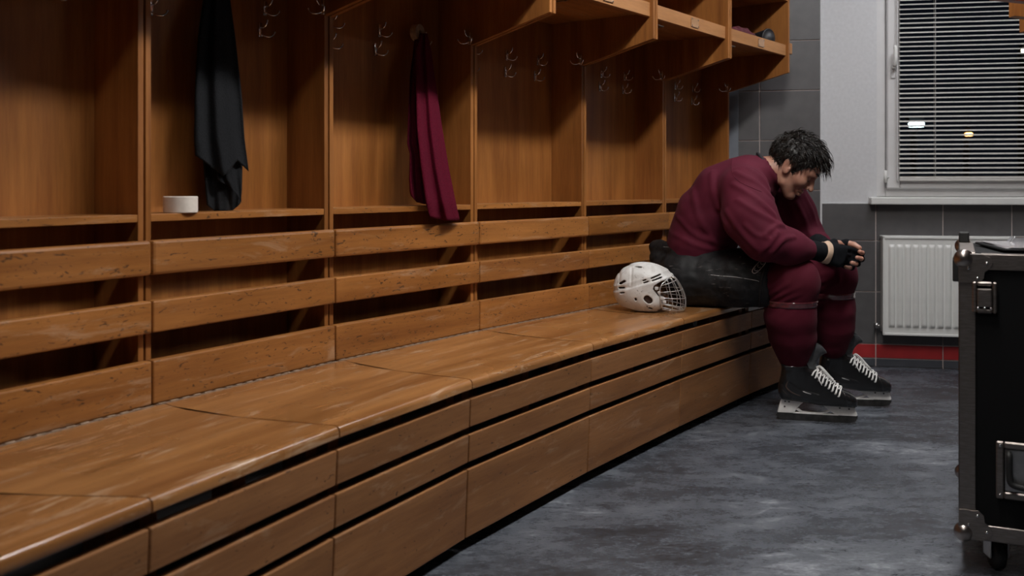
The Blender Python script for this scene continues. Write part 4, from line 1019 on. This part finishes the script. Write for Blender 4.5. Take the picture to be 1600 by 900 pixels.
# ---- socks
def sock_sdf(H, K, pts, rs):
    def f(X, Y, Z):
        d = chain(X, Y, Z, [H.lerp(K, .45), H.lerp(K, .8), K], [.085, .088, .098], .03)
        d = smin(d, ell(X, Y, Z, (K.x+.012, K.y-.004, K.z-.012), (.104, .106, .112)), .02)
        lo = chain(X, Y, Z, pts, rs, .035); d = smin(d, lo, .022)
        kz = (K.z-Z); m_ = np.exp(-((kz-.06)/.06)**2)
        d = d + .0035*np.sin(2*np.pi*(Z*.8-X*.6)/.03+2*wav(X*20, Y*20, Z*20, .5))*m_*np.clip((K.x+.03-X)/.08, 0, 1) + .0006*np.sin(2*np.pi*Z/.06+3*wav(X*14, Y*14, Z*12, 1))*np.clip((.35-Z)/.12, 0, 1)
        return d + .0016*wav(X*45, Y*40, Z*42, 2.0)
    return f
socks = []
for H, K, SK, mid, lab in ((HN, KN, SKN, [W(1238, 470, 3.84), W(1235, 494, 3.85), W(1239, 528, 3.875), W(1241, 556, 3.89)], 'burgundy sock over the shin pad of the nearer leg'),
                      (HF, KF, SKF, [W(1298, 460, 4.10), W(1298, 482, 4.11), W(1300, 512, 4.125), W(1300, 538, 4.14)], 'burgundy sock over the shin pad of the farther leg')):
    an = SK @ Vector((.072, 0, .200)); pts = [K+Vector((.0, 0, -.03))] + mid + [an]
    f = sock_sdf(H, K, pts, [.085, .082, .095, .086, .056, .030])
    lo = (min(H.x, K.x, an.x)-.13, min(H.y, K.y, an.y)-.13, .15); hi = (max(H.x, K.x, an.x)+.14, max(H.y, K.y, an.y)+.13, .71)
    V, F = snet(f, lo, hi, .0065); so = pmesh('sock', V, F, M['sock'], label=lab)
    # clear tape wound round the leg below the knee
    V, F = [], []; rows_ = [(-.078, 0), (-.079, .0022), (-.085, .0030), (-.090, .0018), (-.096, .0030), (-.102, .0022), (-.103, 0)]
    for dz, lift in rows_:
        for k in range(56):
            a = 2*math.pi*k/56; zz = K.z+dz+.003*math.sin(a+.6); c = Vector((pts[1].x, pts[1].y, zz)); dr = Vector((math.cos(a), math.sin(a), 0)); s_ = np.linspace(.02, .16, 280)
            v = f(c.x+dr.x*s_, c.y+dr.y*s_, np.full_like(s_, zz)); V.append(c+dr*(float(s_[int(np.argmax(v > 0))])+lift))
    for j in range(len(rows_)-1):
        for k in range(56): F.append((j*56+k, j*56+(k+1) % 56, (j+1)*56+(k+1) % 56, (j+1)*56+k))
    o = link('shin_tape', mesh_of('shin_tape', [v-PB for v in V], F, True), M['shinytape'], so); o['label'] = 'glossy clear tape around the sock'
# ---- skates
M['boot'] = plain('black_skate_boot', (0.010, 0.010, 0.011), 0.28, 0, 0.3, 30, coat=0.4)
M['bootmatt'] = plain('boot_side_panel', (0.035, 0.026, 0.022), 0.4, 0, 0.35, 30)
M['toecap'] = plain('toe_cap', (0.012, 0.012, 0.013), 0.2, 0, 0.2, 30, coat=0.6)
M['stripe'] = plain('bronze_boot_stripe', (0.075, 0.050, 0.042), 0.4, 0.2, 0.3, 30)
M['felt'] = plain('tongue_felt', (0.07, 0.073, 0.078), 0.7, 0, 0.3, 60, 0.3, 0.001)
M['lace'] = plain('white_lace', (0.74, 0.73, 0.71), 0.8, 0, 0.08, 200, 0.3, 0.0006)
M['holder'] = plain('white_blade_holder', (0.88, 0.86, 0.83), 0.42, 0, 0.1, 40)
M['runner'] = plain('steel_runner', (0.10, 0.095, 0.09), 0.35, 0.9, 0.3, 40)
BOOTP = [(.014, .086), (.003, .112), (.003, .140), (.012, .172), (.017, .205), (.017, .231), (.060, .233), (.104, .229), (.122, .220), (.149, .211), (.180, .187), (.210, .162), (.240, .138), (.258, .127), (.278, .119), (.297, .108), (.306, .090), (.304, .068), (.17, .068), (.10, .079)]
def boot_solid(X, Y, Z):
    w = np.interp(X, [0, .05, .12, .2, .24, .28, .305], [.034, .040, .041, .045, .046, .042, .030]) - .010*np.clip((Z-.10)/.12, 0, 1)*np.clip((X-.10)/.05, 0, 1)
    w = w + .006*np.clip((Z-.15)/.06, 0, 1)*np.clip((.11-X)/.04, 0, 1)
    return smax(poly_sd(BOOTP, X, Z), (np.abs(Y)-w)*.92, .026)
def boot_sdf(X, Y, Z):
    d = boot_solid(X, Y, Z)
    rim = np.abs(Z-.222); d = d - .0028*np.exp(-(rim/.006)**2)*np.clip((.125-X)/.02, 0, 1)
    pn = poly_sd([(.028, .20), (.056, .205), (.045, .16), (.09, .132), (.16, .115), (.17, .10), (.10, .098), (.035, .12)], X, Z); d = d - .0022/(1+np.exp(np.clip(pn*1500, -50, 50)))
    hc = np.abs(poly_sd([(-.02, .15), (.02, .15), (.045, .11), (.06, .07), (-.02, .07)], X, Z)); d = d + .0018*np.exp(-(hc/.003)**2)
    d = smax(d, -cone(X, Y, Z, (.066, 0, .224), (.068, 0, .27), .027, .031), .004)
    slot = np.maximum(np.abs(Y)-.015, .118-X); slot = np.maximum(slot, X-.238); slot = np.maximum(slot, (.205-(X-.149)*.78)-Z); d = smax(d, -slot, .005)
    return d
BV, BF = snet(boot_sdf, (-.012, -.062, .055), (.315, .062, .25), .0033)
TV, TF = snet(lambda X, Y, Z: smax(boot_solid(X, Y, Z)-.0016, .246+.30*np.abs(Y)-X-.25*(Z-.1), .003), (.20, -.06, .055), (.32, .06, .15), .003)
boot_me, toe_me = np_mesh('boot', BV, BF), np_mesh('toe_cap', TV, TF)
# tongue: a padded leaf that rises behind the laces and flares forward
tp = spline([(.232, 0, .134), (.20, 0, .158), (.165, 0, .186), (.146, 0, .210), (.146, 0, .234), (.158, 0, .258), (.176, 0, .274), (.190, 0, .280)], 5)
V, F = [], []; nt_ = len(tp); nw = 11
for side in (0, 1):
    for j, p in enumerate(tp):
        g = j/(nt_-1); w_ = float(np.interp(g, [0, .4, .65, .85, 1], [.014, .022, .036, .034, .006])); tg = (tp[min(j+1, nt_-1)]-tp[max(j-1, 0)]).normalized(); nn = Vector((tg.z, 0, -tg.x))
        curl = float(np.interp(g, [0, .4, .62, .85, 1], [.002, .008, .046, .046, .004]))
        for k in range(nw):
            u = -1+2*k/(nw-1); q = p + nn*((.005 if side == 0 else -.003)*math.sqrt(max(0, 1-u*u*.9)) - curl*u*u); V.append((q.x, u*w_, q.z))
S_ = nt_*nw
for j in range(nt_-1):
    for k in range(nw-1):
        q = j*nw+k; F.append((q, q+1, q+nw+1, q+nw)); F.append((S_+q, S_+q+nw, S_+q+nw+1, S_+q+1))
    for k in (0, nw-1):
        q = j*nw+k; F.append((q, q+nw, S_+q+nw, S_+q))
for k in range(nw-1):
    q = (nt_-1)*nw+k; F.append((q, q+1, S_+q+1, S_+q))
tongue_me = mesh_of('tongue', V, F, True)
def side_y(x, z):
    yy = np.linspace(.07, .0, 220); v = boot_sdf(np.full_like(yy, x), yy, np.full_like(yy, z)); return float(yy[int(np.argmax(v < 0))])
def ridge(t): return .149+.100*t, .212-.078*t
parts = []; NL = 8
eye = []
for k in range(NL+1):
    x, z = ridge(k/NL); x, z = x-.018, z-.022; eye.append((x, side_y(x, z), z))
for k in range(NL):
    (x0, y0, z0), (x1, y1, z1) = eye[k], eye[k+1]; rx, rz_ = ridge((k+.5)/NL)
    for s in (-1, 1):
        P = spline([(x0, s*(y0-.003), z0-.001), (x0+.003, s*(y0+.003), z0+.003), ((x0*.6+rx*.4), s*(y0*.72+.002), z0*.45+rz_*.55+.004), (rx+.004, s*.004, rz_+.0045), ((x1*.6+rx*.4)+.004, -s*(y1*.72+.002), z1*.45+rz_*.55+.004), (x1+.003, -s*(y1+.003), z1+.003), (x1, -s*(y1-.003), z1-.001)], 4)
        parts.append(tube_vf(P, .0036, 6))
x0, z0 = ridge(0)
for s in (-1, 1):           # bow
    parts.append(tube_vf(spline([(x0+.004, 0, z0+.006), (x0+.022, s*.016, z0+.006), (x0+.060, s*.030, z0-.036), (x0+.070, s*.024, z0-.046), (x0+.050, s*.014, z0-.030), (x0+.016, s*.006, z0+.003), (x0+.004, 0, z0+.006)], 6), .0024, 6))
    parts.append(tube_vf(spline([(x0+.004, 0, z0+.006), (x0+.004, s*.024, z0-.002), (x0+.006, s*.041, z0-.028), (x0+.020, s*.048, z0-.058)], 6), .0020, 6))
LV, LF = join_vf(parts); lace_me = mesh_of('laces', LV, LF, True)
bm = bmesh.new()
def hold(outl, w0): add_poly(bm, outl, 'y', -w0, w0, .0015)
hold([(.000, .030), (.066, .030), (.068, .036), (.076, .050), (.090, .066), (.106, .078), (.104, .0805), (.016, .0875), (.010, .068)], .0105)
hold([(.226, .030), (.304, .030), (.307, .036), (.298, .062), (.300, .0655), (.178, .070), (.176, .066), (.196, .052), (.212, .040)], .0105)
hold([(.06, .028), (.235, .028), (.235, .0335), (.06, .0335)], .0085)
hold([(.070, .044), (.080, .051), (.096, .039), (.125, .0365), (.165, .0365), (.190, .044), (.204, .052), (.209, .046), (.192, .037), (.168, .0305), (.120, .0305), (.092, .033)], .0075)
holder_me = from_bm('blade_holder', bm)
bm = bmesh.new(); add_poly(bm, [(.0, .0295), (-.004, .020), (.002, .008), (.02, .0014), (.08, 0), (.22, 0), (.278, .0014), (.300, .008), (.308, .020), (.309, .0295)], 'y', -.0045, .0045, .0006); runner_me = from_bm('runner', bm)
bm = bmesh.new(); add_poly(bm, [(.016, .090), (.10, .0835), (.17, .0735), (.298, .0715), (.298, .0665), (.17, .0685), (.10, .0785), (.016, .0865)], 'y', -.026, .026, .0015); sole_me = from_bm('sole_plate', bm)
Vm, Fm = join_vf([tube_vf([(x, s*.0125, z), (x, s*.008, z)], .0035, 8) for s in (-1, 1) for x, z in ((.030, .076), (.045, .075), (.028, .055), (.24, .060), (.275, .058))]); bolt_me = mesh_of('bolts', Vm, Fm)
hl_v = [(.062, .136), (.10, .126), (.126, .118), (.122, .113), (.092, .119)]
for SK, lab in ((SKN, 'black hockey skate with white laces, nearer foot'), (SKF, 'black hockey skate with white laces, farther foot')):
    sk = bpy.data.objects.new('skate', boot_me); COL.objects.link(sk)
    if not boot_me.materials: boot_me.materials.append(M['boot'])
    sk.parent = pe; sk['label'] = lab; mm = Matrix.Translation(-PB) @ SK; sk.location = mm.to_translation(); sk.rotation_euler = mm.to_euler()
    for n_, me_, mt in (('toe_cap', toe_me, 'toecap'), ('tongue', tongue_me, 'felt'), ('laces', lace_me, 'lace'), ('blade_holder', holder_me, 'holder'), ('runner', runner_me, 'runner'), ('sole_plate', sole_me, 'bootmatt'), ('bolts', bolt_me, 'runner')):
        link(n_, me_, M[mt], sk)
    for s in (-1, 1):                   # trim stripes on the quarter
        for pts_, rr, mt in (([(.087, .130), (.11, .121), (.145, .112)], .0030, 'steel'), ([(.058, .198), (.040, .165), (.034, .140), (.050, .122), (.085, .108), (.13, .100)], .0042, 'stripe'), ([(.012, .135), (.028, .118), (.048, .098)], .0020, 'stripe')):
            q = [(x, s*(side_y(x, z)-rr*.55), z) for x, z in dense(pts_, 5)]; n0 = len(q)
            link('side_stripe', mesh_of('side_stripe', *tube_vf(q, [rr*min(1, .25+2.2*min(k, n0-1-k)/n0) for k in range(n0)], 6), True), M[mt], sk)
# ---- hands
class Hand: pass
def make_hand(wr, hf, up, side, flex, shift=0.0):
    """side: direction the fingers curl to; up: index-finger side"""
    hf = Vector(hf).normalized(); hl = Vector(up); hl = (hl - hf*hl.dot(hf)).normalized(); hn = hf.cross(hl).normalized()
    if hn.dot(Vector(side)) < 0: hn = -hn
    H = Hand(); H.hf, H.hl, H.hn = hf, hl, hn; H.wr = wr; H.f = []
    Ls = [(.043, .027, .021), (.047, .031, .022), (.043, .028, .021), (.034, .021, .018)]; off = (.032, .011, -.011, -.031); fr = (.086, .090, .085, .077)
    for k in range(4):
        m_ = wr + hf*fr[k] + hl*(off[k]+shift) - hn*.004; pts = [m_]; a = 0; fan = hl*(.05*(1.5-k))
        for j in range(3):
            a += math.radians(flex[j] + 4*(k-1.5)); d = (hf*math.cos(a) + hn*math.sin(a) + fan).normalized(); pts.append(pts[-1]+d*Ls[k][j])
        H.f.append(pts)
    t0 = wr + hf*.022 + hl*.026 + hn*.010; t1 = t0 + (hf*.75+hl*.5+hn*.25).normalized()*.040; t2 = t1 + (hf*.9+hl*.05+hn*.35).normalized()*.032; t3 = t2 + (hf*.85-hl*.25+hn*.45).normalized()*.026
    H.t = [t0, t1, t2, t3]; return H
HR = make_hand(W(1284, 394, 3.835), (.95, .16, -.20), (0.2, 0, 1), (0, 1, 0), (40, 66, 40))
HL = make_hand(W(1296, 391, 3.975), (.93, -.26, -.26), (0.1, 0, 1), (0, -1, 0), (38, 66, 40), -.011)
def hand_sdf(H, grow=0.0, upto=3, thumb=3):
    def f(X, Y, Z):
        d = None
        for k in range(4):
            e = cone(X, Y, Z, H.wr - H.hf*.005 + H.hl*(.016-.011*k), H.f[k][0], .0165+grow, .0135+grow); d = e if d is None else smin(d, e, .016)
        d = smin(d, cone(X, Y, Z, H.wr, H.t[1], .019+grow, .014+grow), .014)
        for k in range(4):
            r = (.0098, .0102, .0098, .0086)[k]+grow; fp = H.f[k][:upto+1] if grow == 0 else H.f[k][:2]+[H.f[k][1].lerp(H.f[k][2], .55)]; d = smin(d, chain(X, Y, Z, fp, [r*1.08, r, r*.92, r*.84][:len(fp)], .003), .004)
        d = smin(d, chain(X, Y, Z, H.t[:thumb+1], [.015+grow, .0125+grow, .0115+grow, .0095+grow][:thumb+1], .004), .005)
        return d
    return f
bodyV, bodyF = [], []
def body_add(V, F):
    o = sum(len(v) for v in bodyV); bodyV.append(np.asarray(V)); bodyF.append(np.asarray(F)+o)
for H, EL in ((HR, ELN), (HL, ELF)):
    P = [H.wr]+[q for fg in H.f for q in fg]+H.t; lo = [min(p[i] for p in P)-.03 for i in range(3)]; hi = [max(p[i] for p in P)+.03 for i in range(3)]
    g = hand_sdf(H)
    def fn(X, Y, Z, g=g, H=H, EL=EL): return smin(g(X, Y, Z), cone(X, Y, Z, H.wr, H.wr.lerp(EL, .3), .026, .032), .015)
    V, F = snet(fn, lo, hi, .0022); body_add(V, F)
    g2 = hand_sdf(H, .0024, 1, 1)
    def fg_(X, Y, Z, g2=g2, H=H, EL=EL):
        d = smin(g2(X, Y, Z), chain(X, Y, Z, [H.wr+H.hf*.01, H.wr.lerp(EL, .12), H.wr.lerp(EL, .42)], [.032, .034, .043], .02), .015)
        return d + .0004*np.sin(2*np.pi*((X-H.wr.x)*H.hf.x+(Y-H.wr.y)*H.hf.y+(Z-H.wr.z)*H.hf.z)/.02+wav(X*60, Y*60, Z*60, 1))
    q = H.wr.lerp(EL, .45); lo = [min(lo[i], q[i]-.06) for i in range(3)]; hi = [max(hi[i], q[i]+.06) for i in range(3)]
    V, F = snet(fg_, lo, hi, .0033); gl = pmesh('glove', V, F, M['glove'], label='black fingerless glove with long cuff')
    if H is HR:
        ax = (H.wr-EL).normalized(); c = H.wr + ax*.012; e1 = ax.orthogonal().normalized(); e2 = ax.cross(e1); parts = []
        for dd in (-.013, -.0085, -.004, .0005, .005, .0095, .014):
            rg = []
            for k in range(40):
                a = 2*math.pi*k/40; dr = e1*math.cos(a)+e2*math.sin(a); s_ = np.linspace(.01, .07, 160); p0 = c+ax*dd
                v = fg_(p0.x+dr.x*s_, p0.y+dr.y*s_, p0.z+dr.z*s_); rg.append(p0+dr*(float(s_[int(np.argmax(v > 0))])+.0004))
            parts.append(rg)
        V, F = [], []
        for j, rg in enumerate(parts): V += rg
        for j in range(len(parts)-1):
            for k in range(40): F.append((j*40+k, j*40+(k+1) % 40, (j+1)*40+(k+1) % 40, (j+1)*40+k))
        o = link('wrist_tape', mesh_of('wrist_tape', [Vector(v)-PB for v in V], F, True), M['bandage'], gl); o['label'] = 'beige tape band round the wrist'
        sm = o.modifiers.new('thickness', 'SOLIDIFY'); sm.thickness = .0025; sm.offset = 1
# ---- head: local axes a (face forward), b (crown), c (to the far side)
HO = Vector((1.143, 3.95, 1.022)); TH = math.radians(40)
PS = math.radians(21); HA = Vector((math.cos(TH)*math.cos(PS), -math.cos(TH)*math.sin(PS), -math.sin(TH))); HB = Vector((math.sin(TH)*math.cos(PS), -math.sin(TH)*math.sin(PS), math.cos(TH))); HC = Vector((math.sin(PS), math.cos(PS), 0))
def h2w(a, b_, c): return HO + HA*a + HB*b_ + HC*c
nb = [W(1196, 270, 3.975), W(1170, 290, 4.0)]
def w2h(p): q = p-HO; return (q.dot(HA), q.dot(HB), q.dot(HC))
N0, N1 = w2h(nb[0]), w2h(nb[1])
def head_sdf(A, B, C):
    c = np.abs(C)
    d = ell(A, B, C, (-.004, .050, 0), (.098, .082, .076))
    d = smin(d, ell(A, B, C, (.045, .0, 0), (.056, .080, .061)), .03)
    d = smin(d, ell(A, B, C, (.058, .058, 0), (.044, .040, .058)), .02)                 # forehead
    d = smin(d, chain(A, B, c, [(.004, -.030, .050), (.018, -.060, .046), (.064, -.088, .016)], [.014, .014, .015], .014), .030)   # jaw
    d = smin(d, ell(A, B, C, (.076, -.086, 0), (.018, .016, .019)), .016)                # chin
    d = smin(d, ell(A, B, c, (.066, -.012, .040), (.028, .024, .024)), .016)             # cheekbone
    d = smin(d, chain(A, B, c, [(.098, .034, .008), (.093, .036, .030), (.078, .030, .048)], [.010, .011, .009], .008), .012)      # brow
    d = smax(d, -ell(A, B, c, (.104, .014, .031), (.020, .012, .017)), .010)             # eye socket
    d = smin(d, ell(A, B, c, (.080, .013, .031), (.0135, .0125, .0145)), .003)           # closed lids
    d = smin(d, chain(A, B, C, [(.098, .026, 0), (.110, .004, 0), (.121, -.016, 0)], [.0075, .0085, .0105], .006), .010)            # nose
    d = smin(d, ell(A, B, c, (.104, -.021, .011), (.011, .009, .0085)), .006)            # nostril wing
    d = smax(d, -ell(A, B, c, (.110, -.029, .0065), (.006, .004, .0035)), .003)
    d = smin(d, chain(A, B, c, [(.100, -.045, 0), (.096, -.047, .012), (.086, -.051, .024)], [.0075, .0068, .004], .006), .006)     # upper lip
    d = smin(d, chain(A, B, c, [(.098, -.060, 0), (.094, -.060, .011), (.084, -.055, .023)], [.0082, .0074, .004], .006), .006)     # lower lip
    d = smax(d, -chain(A, B, c, [(.108, -.0525, 0), (.100, -.0532, .012), (.090, -.0545, .024)], [.0022, .002, .0015], .002), .003)
    # ear
    e = ell(A+.28*(B-.0), B, c, (-.006, .003, .079), (.0185, .032, .0085)); cc = ell(A+.28*B, B, c, (.0, .004, .087), (.0105, .021, .006))
    e = smax(e, -cc, .004); e = smin(e, ell(A, B, c, (.006, -.004, .079), (.005, .007, .006)), .003); d = smin(d, e, .006)
    # neck
    d = smin(d, cone(A, B, C, (-.022, -.020, 0), N0, .057, .060), .022); d = smin(d, cone(A, B, C, N0, N1, .060, .07), .03)
    return d
V, F = snet(head_sdf, (-.155, -.145, -.10), (.142, .145, .10), .0023)
Vw = np.array(HO)[None] + V[:, :1]*np.array(HA)[None] + V[:, 1:2]*np.array(HB)[None] + V[:, 2:3]*np.array(HC)[None]
body_add(Vw, F)
def inner_body(X, Y, Z):           # torso, arms and legs under the clothes, joined to neck and hands
    d = etube(X, Y, Z, SP, [.11, .105, .11, .105, .085, .05], [.15, .15, .16, .165, .14, .055], .03)
    for S_, E_, H in ((SHN, ELN, HR), (SHF, ELF, HL)): d = smin(d, chain(X, Y, Z, [S_, E_, H.wr], [.052, .042, .026], .02), .03)
    for H_, K_, SK in ((HN, KN, SKN), (HF, KF, SKF)): d = smin(d, chain(X, Y, Z, [H_, K_, SK @ Vector((.066, 0, .16)), SK @ Vector((.07, 0, .12)), SK @ Vector((.24, 0, .10))], [.078, .056, .026, .024, .018], .03), .02)
    return d
V, F = snet(inner_body, (.58, 3.65, .06), (1.64, 4.42, 1.10), .016); body_add(V, F)
body = pmesh('body', np.concatenate(bodyV), np.concatenate(bodyF), M['skin'])
body['label'] = 'head, neck and fingers of the player, face turned down'
# ---- eyebrows, lashes
for s in (-1, 1):
    ptube('eyebrow', [tube_vf([h2w(*p) for p in spline([(.107, .040, s*.010), (.107, .046, s*.022), (.099, .047, s*.036), (.086, .041, s*.048)], 5)], [.0022]*3+[.0042]*9+[.003, .002, .0012, .0008], 6)], M['hair'], body)
    ptube('eyelashes', [tube_vf([h2w(*p) for p in spline([(.0925, .004, s*.020), (.0945, .0035, s*.030), (.0895, .005, s*.041)], 4)], .0013, 5)], M['hair'], body)
# ---- hair: a cap and several hundred locks that follow the scalp, the front ones hanging free
SC, SR = np.array((-.004, .050, 0)), np.array((.100, .086, .079))
HAIRP = [(.092, .084), (.080, .060), (.060, .046), (.044, .020), (.033, -.004), (.024, -.016), (.016, -.006), (.010, .026), (-.006, .036), (-.022, .022), (-.032, -.012), (-.044, -.046), (-.062, -.058), (-.10, -.05), (-.14, .05), (-.09, .17), (.02, .19), (.13, .14)]
def cap_sdf(A, B, C):
    d = ell(A, B, C, SC, SR+.009); d = d + .0035*wav(A*120, B*120, C*120, .8); pn = poly_sd(HAIRP, A, B); return smax(d, pn, .006)
V, F = snet(cap_sdf, (-.13, -.08, -.105), (.13, .165, .105), .0038)
capV = np.array(HO)[None] + V[:, :1]*np.array(HA)[None] + V[:, 1:2]*np.array(HB)[None] + V[:, 2:3]*np.array(HC)[None]
rnd = random.Random(11); parts = [([Vector(v) for v in capV], [tuple(int(i) for i in f) for f in F])]
GR = Vector((HA.z*-1, HB.z*-1, 0))      # gravity in head axes
GR = Vector((-HA.z, -HB.z, -HC.z))
def inside(a, b_): return float(poly_sd(HAIRP, np.array([a]), np.array([b_]))[0]) < -.003
cnt = 0
while cnt < 1500:
    th = rnd.uniform(-math.pi, math.pi); ph = math.acos(rnd.uniform(-.75, 1) if rnd.random() < .7 else rnd.uniform(.5, 1)); n = Vector((math.sin(ph)*math.cos(th), math.cos(ph), math.sin(ph)*math.sin(th)))
    p = Vector((SC[0]+SR[0]*n.x, SC[1]+SR[1]*n.y, SR[2]*n.z))
    if not inside(p.x, p.y): continue
    cnt += 1
    top = max(0, min(1, (p.y-.045)/.08)); front = max(0, min(1, (p.x+.01)/.08))
    nrm = Vector((n.x/SR[0], n.y/SR[1], n.z/SR[2])).normalized()
    comb = Vector((.9, .10, .35*n.z))*top + Vector((-.25+.5*front, -.9, 0))*(1-top) + Vector((rnd.gauss(0, .28), rnd.gauss(0, .22), rnd.gauss(0, .30)))
    d = (comb - nrm*comb.dot(nrm)).normalized() + nrm*(.34+.3*top*rnd.random()); d.normalize()
    ln = (.026+.014*rnd.random())*(1-top) + (.046+.030*rnd.random())*top + .065*top*front*rnd.random()
    if top < .55 and front > .3: ln *= .55
    seg = 8; q = p + nrm*.006; P = [q.copy()]; wph, wam = rnd.uniform(0, 6), rnd.uniform(.12, .5)
    for j in range(seg):
        t = j/seg; sidev = d.cross(nrm).normalized(); dd = (d + GR*(.42+.55*front*top)*t + sidev*wam*math.sin(wph+4.2*t) + nrm*wam*.5*math.cos(wph+5*t)).normalized()
        q = q + dd*ln/seg
        # keep clear of the scalp
        r_ = Vector(((q.x-SC[0])/(SR[0]+.009), (q.y-SC[1])/(SR[1]+.009), q.z/(SR[2]+.009)))
        if r_.length < 1: r_.normalize(); q = Vector((SC[0]+r_.x*(SR[0]+.009), SC[1]+r_.y*(SR[1]+.009), r_.z*(SR[2]+.009)))
        P.append(q.copy()); d = dd
    r0 = rnd.uniform(.0009, .0021); parts.append(tube_vf([h2w(*v) for v in P], [r0*.9, r0, r0, r0*.95, r0*.85, r0*.72, r0*.55, r0*.36, r0*.12], 4))
ptube('hair', parts, M['hair'], None, 'tousled dark brown wet hair falling forward')
